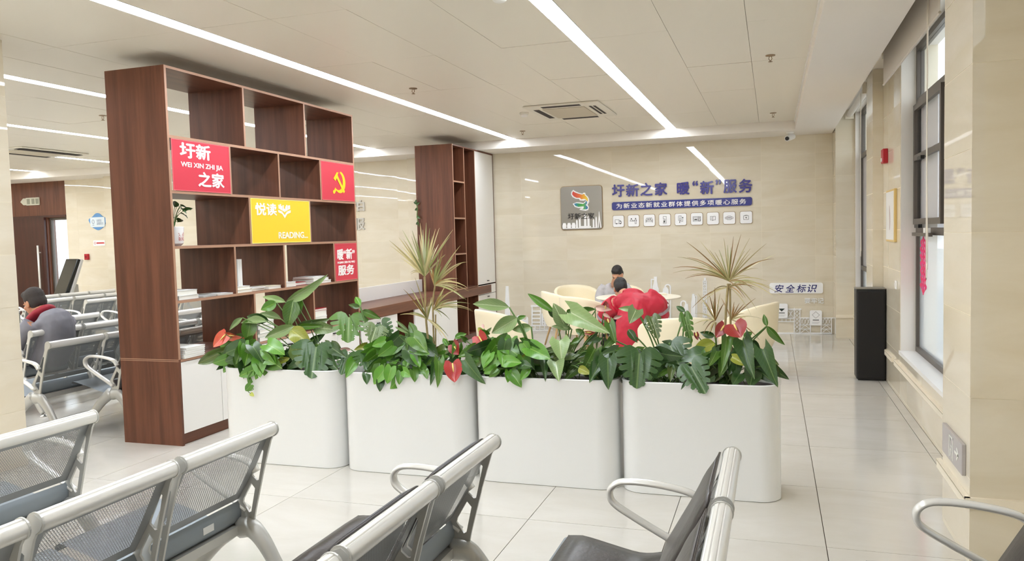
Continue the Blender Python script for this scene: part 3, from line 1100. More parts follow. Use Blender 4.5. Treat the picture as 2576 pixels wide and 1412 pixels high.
blind(W1, 1.0, 2.86, 'grey roller blind let down a little at the near window', (-1.75, 2.17))
blind(W2, 1.03, 3.3, 'rolled-up grey blind over the far window with a long cream cord', (-1.75, 1.96))

# cable trunking along the wall foot
def trunk(name, x, y0, y1, z=0.33, front=None):
    t = struct(box(name, x - 0.022, x, y0, y1, z - 0.05, z, M_TRUNK))
    MB().box(x - 0.024, x - 0.022, y0, y1, z - 0.012, z - 0.006).obj('cover_seam', mat('trunking_seam', (190, 178, 155), 0.6), t)
    return t
trunk('baseboard_right', XW, 4.66, 8.1)
trunk('baseboard_right_far', XW + 0.0, 8.25, 9.02)
trunk('baseboard_pier', 0.86, 4.03, 4.70)
struct(box('baseboard_pier_front', 0.838, XW, 4.028, 4.05, 0.28, 0.33, M_TRUNK))
struct(box('baseboard_corner', 0.85, XW, 11.975, 12.0, 0.30, 0.345, M_TRUNK))
trunk('baseboard_right_corner', XW, 9.62, 11.97, 0.345)

# fire alarm, framed notice, socket, exit sign
t = thing('fire_alarm', 'small red fire alarm box on the stone wall between the two windows', 'alarm', (XW, 8.72, 2.22))
MB().box(-0.05, 0.0, -0.07, 0.07, 0.0, 0.145).obj('housing', mat('alarm_red', (178, 24, 40), 0.4), t, bevel=0.008)
MB().box(-0.056, -0.05, -0.03, 0.03, 0.02, 0.055).obj('lens', M_WLAM, t, bevel=0.003)
t = thing('framed_notice', 'white framed notice with a grey drop shape on the wall left of the near window', 'notice', (XW, 8.33, 1.44))
MB().box(-0.025, 0.0, -0.27, 0.27, 0.0, 0.50).obj('frame', mat('gold_frame', (222, 190, 120), 0.4), t, bevel=0.004)
MB().box(-0.028, -0.025, -0.25, 0.25, 0.02, 0.48).obj('sheet', M_WLAM, t)
dp = [(0.05 * sin(a) * (0.6 + 0.4 * cos(a / 2)), 0.13 - 0.12 * cos(a)) for a in [2 * pi * i / 20 for i in range(20)]]
face(link('mark', flat_mesh([dp], 0.001, 'mark', mat('grey_print', (196, 178, 172), 0.6)), t), 'right', (-0.028, 0.0, 0.10))
t = thing('wall_switch', 'small white switch plate on the stone wall beside the near window', 'switch', (XW, 8.07, 1.0))
MB().box(-0.012, 0.0, -0.04, 0.04, 0.0, 0.08).obj('plate', M_WLAM, t, bevel=0.003)
MB().box(-0.016, -0.012, -0.02, 0.02, 0.02, 0.06).obj('rocker', M_WLAM, t, bevel=0.002)
t = thing('exit_sign', 'grey exit sign with running figure and arrow low on the near stone pier', 'sign', (0.86, 4.35, 0.405))
MB().box(-0.018, 0.0, -0.225, 0.225, 0.0, 0.15).obj('plate', mat('grey_sign_plate', (188, 182, 182), 0.35, metal=0.3), t, bevel=0.003)
M_GLOW = mat('pale_sign_print', (236, 236, 226), 0.5)
def stroke_mesh(segs, w, t_, name, m, z0=0.0):
    """line drawing: segs are polylines in 2d"""
    b = MB()
    for pl_ in segs:
        for (ax, ay), (bx_, by_) in zip(pl_[:-1], pl_[1:]):
            dx, dy = bx_ - ax, by_ - ay
            L = math.hypot(dx, dy) or 1e-6
            nx, ny = -dy / L * w / 2, dx / L * w / 2
            ex, ey = dx / L * w / 2, dy / L * w / 2
            b.loft([[(ax - ex + nx, ay - ey + ny, z), (ax - ex - nx, ay - ey - ny, z), (bx_ + ex - nx, by_ + ey - ny, z), (bx_ + ex + nx, by_ + ey + ny, z)] for z in (z0, z0 + t_)])
    return b.mesh(name, m)
def ring_pts(cx, cy, rx, ry=None, n=16, a0=0, a1=360):
    ry = ry or rx
    return [(cx + rx * cos(rad(a0 + (a1 - a0) * i / n)), cy + ry * sin(rad(a0 + (a1 - a0) * i / n))) for i in range(n + 1)]
run = [[(-0.055, 0.02), (-0.055, 0.125), (0.03, 0.125), (0.03, 0.02)], [(-0.02, 0.10), (-0.015, 0.07), (0.0, 0.05), (0.005, 0.025)], [(-0.015, 0.07), (-0.03, 0.055), (-0.03, 0.03)], [(-0.02, 0.09), (0.005, 0.08)], ring_pts(-0.022, 0.11, 0.004, n=6)]
arrow = [[(0.075, 0.075), (0.15, 0.075)], [(0.12, 0.10), (0.15, 0.075), (0.12, 0.05)]]
face(link('pictogram', stroke_mesh(run, 0.008, 0.001, 'pictogram', M_GLOW), t), 'right', (-0.018, 0.0, 0.0))
face(link('arrow', stroke_mesh(arrow, 0.012, 0.001, 'arrow', M_GLOW), t), 'right', (-0.018, 0.0, 0.0))

# ================================================================ rear wall signs
M_NAVY = mat('navy_acrylic', (58, 54, 138), 0.14, spec=0.6)
M_WPVC = mat('white_pvc', (250, 250, 250), 0.35)
M_GREYP = mat('grey_plaque', (158, 154, 145), 0.25, metal=0.2)
M_BRASS = mat('brass_edge', (150, 120, 75), 0.4, metal=0.5)
M_INK = mat('black_ink', (24, 22, 22), 0.5)
YF = YB - 0.0005

def on_wall(px, py, y=YB):
    p = at(px, py, y=y)
    return p.x, p.z

def wall_text(parent, body, px0, px1, pyt, pyb, m, t=0.02, bold=0.02, name='character', off=0.0, kx=1.0):
    pm_ = (px0 + px1) / 2
    xa, xb = on_wall(px0, (pyt + pyb) / 2)[0], on_wall(px1, (pyt + pyb) / 2)[0]
    zt, zb = on_wall(pm_, pyt)[1], on_wall(pm_, pyb)[1]
    o = link(name, text_mesh(body, 1.0, t, name, m, bold=bold, width=xb - xa, height=zt - zb), parent)
    face(o, 'back', (xa - parent.location.x, -off, zb - parent.location.z))
    return o

t = thing('wall_lettering', 'large purple blue raised characters above the blue banner on the rear wall', 'lettering', (-1.36, YF, 2.15))
for ch, a, b_, y0_, y1_ in (('圩', 1540, 1572, 464, 496), ('新', 1575, 1608, 463, 495), ('之', 1611, 1642, 460, 493), ('家', 1647, 1679, 459, 492), ('暖', 1703, 1735, 458, 490),
                            ('“', 1742, 1756, 455, 468), ('新', 1761, 1796, 455, 489), ('”', 1800, 1814, 452, 465), ('服', 1820, 1854, 452, 486), ('务', 1858, 1893, 450, 485)):
    wall_text(t, ch, a, b_, y0_, y1_, M_NAVY, 0.022, 0.028)

t = thing('banner_sign', 'long navy blue rounded banner with white characters on the rear wall', 'sign', (-1.365, YF, 2.02))
W_, H_ = 2.15, 0.128
face(link('panel', flat_mesh([rrect(-W_ / 2, -H_ / 2, W_ / 2, H_ / 2, 0.03)], 0.02, 'panel', mat('navy_board', (44, 52, 132), 0.2, spec=0.6)), t), 'back', (0, 0, 0))
xa, xb = -2.44 + 0.07 + 1.365, -0.29 - 0.085 + 1.365
o = link('lettering', text_mesh('为新业态新就业群体提供多项暖心服务', 1.0, 0.004, 'lettering', M_SIGNW, bold=0.012, width=xb - xa, height=0.082, spacing=1.25), t)
face(o, 'back', (xa, -0.02, -0.041))

# service icons
def ic_truck():
    return [[(-.7, .35), (.15, .35), (.15, -.5), (-.7, -.5), (-.7, .35)], [(.15, .15), (.45, .15), (.7, -.15), (.7, -.5), (.15, -.5)], ring_pts(-.4, -.52, .09, n=10), ring_pts(.45, -.52, .09, n=10)], [circle(-.4, -.52, .13, 12), circle(.45, -.52, .13, 12), [(.33, .08), (.44, .08), (.56, -.1), (.33, -.1)]]
def ic_people():
    return [[(-.8, -.05), (.2, -.05), (.2, -.15)], ring_pts(-.45, .05, .25, .22, 12, 0, 180), [(.2, .1), (.4, .25), (.62, .25), (.7, -.05)], [(.35, .2), (.35, -.65), (.62, -.65), (.62, .2)], [(-.2, .02), (.25, .08)]], [circle(-.45, .48, .12, 12), circle(.48, .5, .12, 12)]
def ic_sofa():
    return [[(-.6, .5), (.6, .5), (.6, .0), (-.6, .0), (-.6, .5)], [(-.72, .2), (-.72, -.5)], [(.72, .2), (.72, -.5)], [(-.72, -.3), (.72, -.3)], [(-.6, 0), (-.6, -.3)], [(.6, 0), (.6, -.3)]], [[(-.22, .42), (-.06, .26), (-.22, .1), (-.38, .26)], [(.22, .42), (.38, .26), (.22, .1), (.06, .26)]]
def ic_water():
    return [[(-.3, .75), (.35, .75), (.35, -.75), (-.3, -.75), (-.3, -.55), (.1, -.55), (.1, .2), (-.3, .2), (-.3, .75)], [(-.25, -.1), (.0, -.1), (.0, -.3), (-.25, -.3), (-.25, -.1)], [(-.12, .2), (-.12, .08)]], [[(-.24, -.24), (.02, -.24), (.02, -.5), (-.24, -.5)]]
def ic_socket():
    return [[(-.45, .75), (.15, .75), (.15, -.2), (-.45, -.2), (-.45, .75)], [(-.3, .5), (-.05, .5)], ring_pts(-.15, .1, .1, n=8), [(-.2, -.2), (-.2, -.45)], [(0.0, -.2), (0.0, -.45), (.45, -.45), (.45, .2)]], [circle(.45, .38, .13, 10), [(-.27, -.42), (-.13, -.42), (-.13, -.75), (-.27, -.75)]]
def ic_oven():
    return [[(-.8, .5), (.8, .5), (.8, -.5), (-.8, -.5), (-.8, .5)], [(-.65, .3), (.25, .3), (.25, -.3), (-.65, -.3), (-.65, .3)], [(.4, .5), (.4, -.5)], ring_pts(.6, .22, .12, n=10), [(.45, -.1), (.75, -.1), (.75, -.4), (.45, -.4), (.45, -.1)]], [[(-.5, 0), (.1, 0), (.1, -.2), (-.5, -.2)]]
def ic_book():
    return [[(0, -.45), (0, .3), (-.15, .45), (-.5, .45), (-.5, -.35), (-.15, -.35), (0, -.45), (.15, -.35), (.5, -.35), (.5, .45), (.15, .45), (0, .3)], [(-.35, .15), (-.2, .15)], [(-.35, -.1), (-.2, -.1)]], []
def ic_mask():
    return [[(-.45, .25), (-.3, .38), (.3, .38), (.45, .25), (.45, -.25), (.3, -.38), (-.3, -.38), (-.45, -.25), (-.45, .25)], [(-.3, .15), (.3, .15)], [(-.3, 0), (.3, 0)], [(-.3, -.15), (.3, -.15)], ring_pts(-.62, 0, .2, .2, 12, 40, 320), ring_pts(.62, 0, .2, .2, 12, -140, 140)], []
def ic_kit():
    return [[(-.5, .35), (.5, .35), (.5, -.45), (-.5, -.45), (-.5, .35)], [(-.2, .35), (-.2, .5), (.2, .5), (.2, .35)]], [[(-.05, .12), (.05, .12), (.05, -.22), (-.05, -.22)], [(-.17, 0.0), (.17, 0.0), (.17, -.1), (-.17, -.1)]]
icons = [(1556, ic_truck, 'delivery van'), (1594, ic_people, 'two people at a counter'), (1633.5, ic_sofa, 'sofa'), (1672.5, ic_water, 'water dispenser'), (1712.5, ic_socket, 'charging socket'),
         (1753, ic_oven, 'microwave oven'), (1793.5, ic_book, 'open book'), (1834.5, ic_mask, 'face mask'), (1877, ic_kit, 'first aid case')]
plate_me = flat_mesh([rrect(-.088, -.092, .088, .092, .026)], 0.014, 'plate', M_WPVC)
rim_me = flat_mesh([rrect(-.094, -.098, .094, .098, .03)], 0.008, 'rim', M_BRASS)
for px, fn, nm in icons:
    x, z = on_wall(px, 557 - (px - 1556) * 0.0305)
    t = thing('icon_sign', 'white square icon sign showing a ' + nm if not nm.startswith(('two', 'open')) else 'white square icon sign showing ' + ('an ' if nm[0] == 'o' else '') + nm, 'sign', (x, YF, z), group='service icons on the rear wall')
    face(link('plate', plate_me, t), 'back', (0, -0.003, 0))
    face(link('rim', rim_me, t), 'back', (0, 0, 0))
    lines_, fills = fn()
    k = 0.072
    face(link('pictogram', stroke_mesh([[(a * k, b_ * k) for a, b_ in l] for l in lines_], 0.0045, 0.001, 'pictogram', M_INK), t), 'back', (0, -0.0171, 0))
    if fills:
        face(link('pictogram', flat_mesh([[(a * k, b_ * k) for a, b_ in l] for l in fills if True], 0.001, 'pictogram', M_INK, 0.0012), t), 'back', (0, -0.0171, 0))

# grey plaque with the swoosh logo, characters and skyline
def gradient(name, stops, axis, lo, hi):
    m = bpy.data.materials.new(name)
    m.use_nodes = True
    nt = m.node_tree
    tc = nt.nodes.new('ShaderNodeTexCoord')
    sp = nt.nodes.new('ShaderNodeSeparateXYZ')
    mr = nt.nodes.new('ShaderNodeMapRange')
    mr.inputs[1].default_value, mr.inputs[2].default_value = lo, hi
    rp = nt.nodes.new('ShaderNodeValToRGB')
    e = rp.color_ramp.elements
    while len(e) < len(stops): e.new(0.5)
    for i, (p, c) in enumerate(stops):
        e[i].position = p
        e[i].color = srgb(c) + (1.0,)
    nt.links.new(tc.outputs['Object'], sp.inputs[0])
    nt.links.new(sp.outputs[axis], mr.inputs[0])
    nt.links.new(mr.outputs[0], rp.inputs[0])
    nt.links.new(rp.outputs[0], nt.nodes['Principled BSDF'].inputs['Base Color'])
    nt.nodes['Principled BSDF'].inputs['Roughness'].default_value = 0.35
    return m
x0, z0 = -3.285, 1.665
PW, PH = 0.685, 0.70
t = thing('logo_plaque', 'square grey plaque with a colourful ribbon logo and white skyline on the rear wall', 'sign', (x0, YF, z0))
face(link('panel', flat_mesh([rrect(0, 0, PW, PH, 0.05)], 0.018, 'panel', M_GREYP), t), 'back', (0, -0.004, 0))
face(link('rim', flat_mesh([rrect(-.008, -.008, PW + .008, PH + .008, 0.056)], 0.01, 'rim', M_BRASS), t), 'back', (0, 0, 0))
# plaque drawing units: photo crop 120..1140 x 130..1220
def pq(pts): return [((a - 125) / 1010.0 * PW, (1218 - b_) / 1065.0 * PH) for a, b_ in pts]
upper_in = [(440, 272), (480, 300), (560, 335), (660, 365), (700, 348), (718, 352), (722, 380), (760, 410), (795, 465), (800, 510), (790, 540), (770, 520), (735, 475), (690, 470), (640, 480), (600, 440), (520, 435), (455, 400), (415, 350), (420, 305)]
upper_out = [(440, 235), (500, 278), (590, 318), (660, 340), (700, 315), (735, 322), (745, 370), (795, 415), (825, 470), (828, 540), (800, 600), (760, 615), (720, 600), (760, 520), (740, 500), (690, 515), (600, 505), (580, 465), (500, 460), (420, 415), (385, 350), (395, 285)]
lower_in = [(455, 580), (520, 568), (600, 580), (680, 595), (735, 555), (755, 515), (770, 540), (772, 590), (740, 620), (780, 660), (795, 690), (775, 725), (720, 730), (650, 725), (690, 700), (690, 650), (640, 655), (560, 660), (490, 635)]
lower_out = [(420, 578), (520, 545), (600, 552), (690, 572), (720, 540), (770, 500), (800, 560), (790, 620), (820, 680), (800, 745), (735, 765), (650, 750), (585, 735), (600, 705), (650, 690), (560, 690), (470, 660)]
face(link('logo', flat_mesh([pq(upper_out)], 0.006, 'logo', M_WPVC, 0.0), t), 'back', (0, -0.022, 0))
face(link('logo', flat_mesh([pq(lower_out)], 0.006, 'logo', M_WPVC, 0.0004), t), 'back', (0, -0.022, 0))
g1 = gradient('logo_warm', [(0.0, (205, 50, 40)), (0.45, (225, 105, 45)), (0.8, (235, 185, 45)), (1.0, (235, 215, 90))], 0, 0.20, 0.46)
g2 = gradient('logo_cool', [(0.0, (40, 110, 190)), (0.35, (50, 150, 80)), (0.7, (90, 175, 70)), (1.0, (40, 100, 180))], 0, 0.22, 0.45)
face(link('logo', flat_mesh([pq(upper_in)], 0.002, 'logo', g1), t), 'back', (0, -0.0285, 0))
face(link('logo', flat_mesh([pq(lower_in)], 0.002, 'logo', g2), t), 'back', (0, -0.0285, 0))
o = link('lettering', text_mesh('圩新之家', 1.0, 0.006, 'lettering', M_INK, bold=0.012, width=0.44, height=0.10), t)
face(o, 'back', (0.115, -0.022, 0.165))
sky = []
for cx in (205, 320, 432): sky.append([(cx - 45, 1190), (cx - 50, 1120), (cx - 30, 1050), (cx + 30, 1050), (cx + 50, 1120), (cx + 40, 1190)])
for a, b_, top in ((490, 540, 970), (560, 612, 900), (690, 750, 830), (770, 830, 880), (900, 945, 960), (965, 1010, 905)):
    sky.append([(a, 1195), (a + 4, top + 40), ((a + b_) / 2, top), (b_ - 4, top + 40), (b_, 1195)])
sky.append([(1020, 1190), (1050, 900), (1056, 795), (1066, 795), (1074, 900), (1110, 1190), (1085, 1190), (1064, 980), (1045, 1190)])
for i, s_ in enumerate(sky):
    face(link('skyline', flat_mesh([pq(s_)], 0.005, 'skyline', M_WPVC, 0.0001 * i), t), 'back', (0, -0.022, 0))
face(link('skyline', flat_mesh([pq([(170, 1196), (170, 1178), (860, 1178), (860, 1140), (600, 1135), (600, 1178), (1000, 1180), (1000, 1196)])], 0.004, 'skyline', M_WPVC, 0.002), t), 'back', (0, -0.022, 0))

# safety notice and lettering at the right
t = thing('safety_sign', 'white rounded sign with dark blue brush characters low on the rear wall', 'sign', (0.33, YF, 0.69))
face(link('panel', flat_mesh([rrect(-.378, -.078, .378, .082, .03)], 0.022, 'panel', M_WPVC), t), 'back', (0, 0, 0))
M_BLUEINK = mat('blue_brush_ink', (34, 36, 110), 0.4)
for ch, a in (('安', -0.31), ('全', -0.15), ('标', 0.01), ('识', 0.16)):
    o = link('character', text_mesh(ch, 1.0, 0.002, 'character', M_BLUEINK, bold=0.012, width=0.135, height=0.118, shear=0.22), t)
    face(o, 'back', (a, -0.022, -0.062))
t = thing('wall_lettering', 'three white raised characters under the safety sign on the rear wall', 'lettering', (0.45, YF, 0.46))
o = link('lettering', text_mesh('要牢记', 1.0, 0.015, 'lettering', M_WPVC, bold=0.015, width=0.27, height=0.082), t)
face(o, 'back', (0.0, 0, 0.0))
# half-hidden letters beside the tall bookcase
t = thing('wall_lettering', 'two silvery raised characters on the rear wall right of the tall bookcase', 'lettering', (-6.72, YF, 1.7))
M_SILV = mat('silver_letter', (196, 192, 184), 0.35, metal=0.3)
wall_text(t, '柏', 884, 918, 504, 532, M_SILV, 0.02, 0.02)
wall_text(t, '服', 886, 919, 549, 579, M_SILV, 0.02, 0.02)

# white cut-out refinery silhouettes along the foot of the rear wall
def cut(label, polys, org):
    """polys: list of bars/outlines in wall metres, joined flat pieces of one board"""
    t = thing('wall_cutout', label, 'decoration', (org[0], YF, org[1]), group='white refinery cut-outs on the rear wall')
    for i, lp_ in enumerate(polys):
        face(link('cutout', flat_mesh([[(a - org[0], b_ - org[1]) for a, b_ in l] for l in lp_], 0.016, 'cutout', M_WPVC, 0.0003 * i), t), 'back', (0, 0, 0))
    return t
def cc(ox, oy, k):
    return lambda pts: [on_wall(ox + a / k, oy + b_ / k) for a, b_ in pts]
c5 = cc(1900, 680, 7.061)
def R4(a, b_, c, d): return [(a, b_), (c, b_), (c, d), (a, d)]
def brace(a, b_, c, d, n, w=9):
    out = []
    h = (d - b_) / n
    for i in range(n):
        y0_, y1_ = b_ + i * h, b_ + (i + 1) * h
        out += [[(a, y0_), (a + w, y0_), (c, y1_), (c - w, y1_)], [(c - w, y0_), (c, y0_), (a + w, y1_), (a, y1_)]]
    return out
def lattice():
    L = [R4(185, 684, 820, 702), R4(225, 670, 240, 1110), R4(685, 670, 700, 1110), R4(785, 680, 800, 1110), R4(185, 1108, 1360, 1132), R4(240, 845, 685, 862), R4(300, 905, 690, 920),
         R4(800, 840, 1400, 856), R4(970, 856, 988, 1110), R4(1160, 856, 1176, 1110), R4(1345, 840, 1362, 1130), R4(800, 965, 970, 978), R4(1176, 965, 1345, 978), R4(800, 1040, 970, 1050), R4(1176, 1040, 1345, 1050),
         R4(1410, 840, 1424, 1130), R4(185, 690, 198, 1110)]
    for x in range(320, 690, 74): L.append(R4(x, 862, x + 12, 905))
    L += brace(700, 702, 785, 1108, 6) + brace(240, 702, 365, 845, 1) + brace(570, 702, 685, 845, 1) + brace(300, 702, 330, 845, 1, 6) + brace(610, 702, 645, 845, 1, 6) + brace(190, 702, 232, 1108, 6, 7)
    for a, c in ((800, 970), (1176, 1345)):
        w3 = (c - a) / 3
        for i in range(3): L += brace(a + i * w3, 856, a + (i + 1) * w3, 965, 1, 7)
        m_ = (a + c) / 2
        for y0_ in (978, 1050):
            y1_ = y0_ + 60
            L += [[(m_ - 6, y0_), (m_ + 6, y0_), (a + 12, y1_), (a, y1_)], [(m_ - 6, y0_), (m_ + 6, y0_), (c, y1_), (c - 12, y1_)]]
    return [[c5(l)] for l in L]
t = cut('white lattice truss cut-out at the right foot of the rear wall', lattice(), on_wall(2010, 838))
for (a, b_, c, d), sym, lab in (((360, 590, 575, 845), 0, 'white rounded placard with a black triangle symbol on the lattice'), ((965, 710, 1180, 975), 1, 'white rounded placard with a grey diamond symbol on the lattice')):
    p0, p1 = c5([(a, d)])[0], c5([(c, b_)])[0]
    w_, h_ = p1[0] - p0[0], p1[1] - p0[1]
    t = thing('placard', lab, 'sign', (p0[0], YF - 0.036, p0[1]), group='placards on the lattice')
    face(link('panel', flat_mesh([rrect(0, 0, w_, h_, 0.025)], 0.012, 'panel', M_WPVC), t), 'back', (0, 0, 0))
    if sym == 0:
        s_ = flat_mesh([[(w_ * .25, h_ * .66), (w_ * .77, h_ * .66), (w_ * .5, h_ * .46)]], 0.001, 'mark', mat('dark_green_print', (34, 48, 40), 0.5))
    else:
        s_ = stroke_mesh([[(w_ * .5, h_ * .92), (w_ * .8, h_ * .7), (w_ * .5, h_ * .48), (w_ * .2, h_ * .7), (w_ * .5, h_ * .92)]], 0.005, 0.001, 'mark', mat('grey_line_print', (165, 162, 160), 0.5))
    face(link('mark', s_, t), 'back', (0, -0.012, 0))
    face(link('text_line', stroke_mesh([[(w_ * .28, h_ * .36), (w_ * .72, h_ * .36)]], 0.012, 0.001, 'text_line', mat('dark_grey_print', (84, 84, 84), 0.5)), t), 'back', (0, -0.012, 0))
    face(link('text_line', stroke_mesh([[(w_ * .2, h_ * .22), (w_ * .8, h_ * .22)], [(w_ * .2, h_ * .14), (w_ * .7, h_ * .14)]], 0.005, 0.001, 'text_line', mat('light_grey_print', (190, 190, 190), 0.5)), t), 'back', (0, -0.012, 0))

c6 = cc(1620, 640, 5.43)
zb6 = 0.0
def hook(cx, cy, ro, ri, x_leg, y_leg):
    return [(cx - ro, y_leg)] + [(cx + ro * cos(a), cy - ro * sin(a)) for a in [pi - pi * i / 10 for i in range(11)]] + [(x_leg + (ro - ri), y_leg)] if False else None
def arch(cx, cy, ro, ri, yl, yr):
    o_ = [(cx - ro, yl)] + [(cx + ro * cos(pi - pi * i / 10), cy - ro * sin(pi - pi * i / 10)) for i in range(11)] + [(cx + ro, yr), (cx + ri, yr)]
    return o_ + [(cx + ri * cos(pi * i / 10), cy - ri * sin(pi * i / 10)) for i in range(11)] + [(cx - ri, yl)]
cut('white cut-out of a tall bottle shaped refinery column beside the round table', [[c6(l)] for l in (
    [(135, 305), (180, 305), (178, 360), (186, 400), (192, 440), (205, 470), (205, 1080), (120, 1080), (120, 440), (132, 400), (140, 360)], R4(95, 345, 110, 500), R4(95, 335, 140, 350))], on_wall(1650, 830))
cut('white cut-out of a refinery column with a curved pipe right of the round table', [[c6(l)] for l in (
    [(262, 470), (280, 450), (310, 445), (335, 480), (340, 560), (345, 1080), (250, 1080), (250, 560)], arch(325, 450, 45, 28, 500, 1080), R4(232, 540, 248, 1080))], on_wall(1683, 830))
cut('small white cut-out of a pipe bend behind the cream chairs', [[c6(l)] for l in (arch(540, 670, 42, 24, 1040, 720), [(560, 680), (600, 675), (610, 760), (610, 1060), (540, 1060), (540, 760)])], on_wall(1722, 830))
cut('small white cut-out of a bottle shaped tank behind the cream chairs', [[c6(l)] for l in ([(660, 540), (690, 540), (692, 580), (705, 600), (710, 1060), (640, 1060), (645, 660), (655, 600)], arch(708, 580, 18, 8, 610, 1060))], on_wall(1745, 830))
cut('slender white lattice mast cut-out on the rear wall', [[c6(l)] for l in ([R4(805, 355, 815, 1060), R4(848, 355, 860, 1060), R4(818, 320, 848, 360), R4(828, 340, 838, 1060)] + brace(805, 360, 860, 1060, 9, 7))], on_wall(1773, 830))
c4 = cc(1230, 660, 6.42)
cut('white tapering chimney cut-out beside the walnut bookcase', [[c4([(275, 385), (318, 385), (328, 540), (345, 850), (360, 1190), (262, 1190), (262, 850), (270, 540)])]], on_wall(1276, 846))
lad = [R4(690, 715, 708, 1025), R4(828, 715, 845, 1025), R4(680, 690, 850, 720)]
for y in (780, 838, 898, 958, 1012): lad.append(R4(708, y, 828, y + 20))
cut('white ladder shaped tower cut-out between the cream armchairs', [[c4(l)] for l in lad], on_wall(1350, 820))
cut('white narrow slotted tower cut-out next to the ladder tower', [[c4(R4(852, 822, 925, 1025))] + [c4(R4(880, 840 + 46 * i, 892, 868 + 46 * i)) for i in range(4)]], on_wall(1368, 820))
base = [R4(410, 1020, 1035, 1034), R4(440, 1060, 1035, 1070), R4(690, 1085, 1035, 1195), R4(410, 1030, 440, 1195), R4(440, 1110, 690, 1195)]
for x in range(440, 1035, 76): base.append(R4(x, 1034, x + 10, 1090))
base += [[(430, 1020), (430, 930), (470, 860), (545, 850), (560, 930), (600, 930), (615, 880), (635, 900), (640, 1020)], [(940, 1020), (940, 985), (985, 940), (1020, 930), (1020, 1020)]]
cut('white plant building cut-out with a slotted base at the left foot of the rear wall', [[c4(l)] for l in base], on_wall(1345, 846))

# ================================================================ ceiling fittings
t = thing('air_conditioner', 'white square ceiling air conditioner cassette near the second strip lamp', 'air conditioner', (-2.31, 9.40, ZC))
MB().box(-0.45, 0.45, -0.58, 0.57, -0.022, -0.001).obj('panel', mat('ac_plastic', (224, 219, 206), 0.4), t, bevel=0.012)
MB().box(-0.27, 0.24, -0.37, 0.38, -0.030, -0.022).obj('grille', mat('ac_grille', (196, 186, 166), 0.6), t, bevel=0.004)
for a in ((-0.24, 0.22, -0.54, -0.44), (-0.24, 0.22, 0.45, 0.55), (-0.38, -0.31, -0.36, 0.36), (0.29, 0.32, -0.36, 0.30), (0.34, 0.37, -0.36, 0.30)):
    MB().box(a[0], a[1], a[2], a[3], -0.0245, -0.0225).obj('vent_slot', M_DARK, t)
t = thing('air_conditioner', 'ceiling air conditioner with dark slots above the chairs at the far left', 'air conditioner', (-10.95, 9.35, ZC))
MB().box(-0.5, 0.5, -0.6, 0.6, -0.022, -0.001).obj('panel', MATS['ac_plastic'], t, bevel=0.012)
MB().box(-0.27, 0.27, -0.4, 0.4, -0.030, -0.022).obj('grille', MATS['ac_grille'], t, bevel=0.004)
for a in ((-0.30, -0.20, -0.5, 0.5), (0.28, 0.42, -0.55, 0.55)):
    MB().box(a[0], a[1], a[2], a[3], -0.034, -0.031).obj('vent_slot', M_DARK, t)
for x, y, lab in ((-2.886, 9.30, 'small round smoke detector beside the ceiling air conditioner'), (-1.6, 4.70, 'round smoke detector at the top edge of the view')):
    t = thing('smoke_detector', lab, 'smoke detector', (x, y, ZC))
    MB().lathe([(0.055, -0.001), (0.055, -0.016), (0.050, -0.022)], n=20).obj('base', mat('ac_plastic', (224, 219, 206)), t, auto=40)
    MB().lathe([(0.045, -0.022), (0.045, -0.038), (0.034, -0.048), (0.012, -0.050)], n=20).obj('sensor', M_WLAM, t, auto=40)
M_BRZ = mat('dull_brass', (150, 125, 95), 0.35, metal=0.7)
for x, y, lab in ((-0.006, 7.27, 'brass sprinkler head nearer one of two by the window soffit'), (0.02, 10.87, 'brass sprinkler head farther one of two by the window soffit'), (-3.414, 7.26, 'brass sprinkler head right beside the second strip lamp'),
                  (-3.415, 10.9, 'brass sprinkler head under the far end of the ceiling below the detector'), (-7.29, 7.16, 'brass sprinkler head left of the tall bookcase')):
    t = thing('sprinkler', lab, 'sprinkler', (x, y, ZC), group='ceiling sprinklers')
    MB().lathe([(0.042, -0.001), (0.040, -0.006), (0.012, -0.010)], n=18).obj('escutcheon', M_BRZ, t, auto=40)
    for s in (-1, 1):
        MB().tube([(s * 0.008, 0, -0.01), (s * 0.014, 0, -0.03), (0.0, 0, -0.052)], 0.003, 6).obj('yoke', M_BRZ, t)
    MB().lathe([(0.004, -0.05), (0.018, -0.054), (0.018, -0.057), (0.0, -0.057)], n=12).obj('deflector', M_BRZ, t)
t = thing('security_camera', 'white bullet security camera hanging from the soffit near the far corner', 'camera', (0.25, 12.02, ZS))
MB().lathe([(0.05, 0.0), (0.05, -0.02), (0.03, -0.03), (0.012, -0.06)], n=16).obj('mount', M_WLAM, t, auto=40)
MB().tube([(0.04, 0.06, -0.06), (-0.04, -0.10, -0.10)], [0.04, 0.042], 16).obj('housing', M_WLAM, t, auto=40)
MB().tube([(-0.038, -0.096, -0.099), (-0.045, -0.11, -0.1025)], 0.028, 16).obj('lens', M_BLACK, t, auto=40)

# ================================================================ black loudspeaker by the middle pier
t = thing('loudspeaker', 'tall black floor standing loudspeaker against the middle stone pier', 'speaker', (0.955, 8.86, 0))
MB().box(-0.138, 0.138, -0.10, 0.14, 0.012, 0.945).obj('cabinet', M_BLACK, t, bevel=0.012)
MB().box(-0.125, 0.125, -0.115, -0.10, 0.03, 0.925).obj('grille', mat('speaker_cloth', (30, 28, 27), 0.85, bump=(300.0, 0.3)), t, bevel=0.008)
MB().box(-0.12, 0.12, -0.08, 0.12, 0.0, 0.012).obj('base', M_BLACK, t)
MB().box(-0.14, 0.14, -0.09, 0.13, 0.945, 0.957).obj('top_panel', mat('grey_trim', (128, 124, 116), 0.4), t, bevel=0.004)

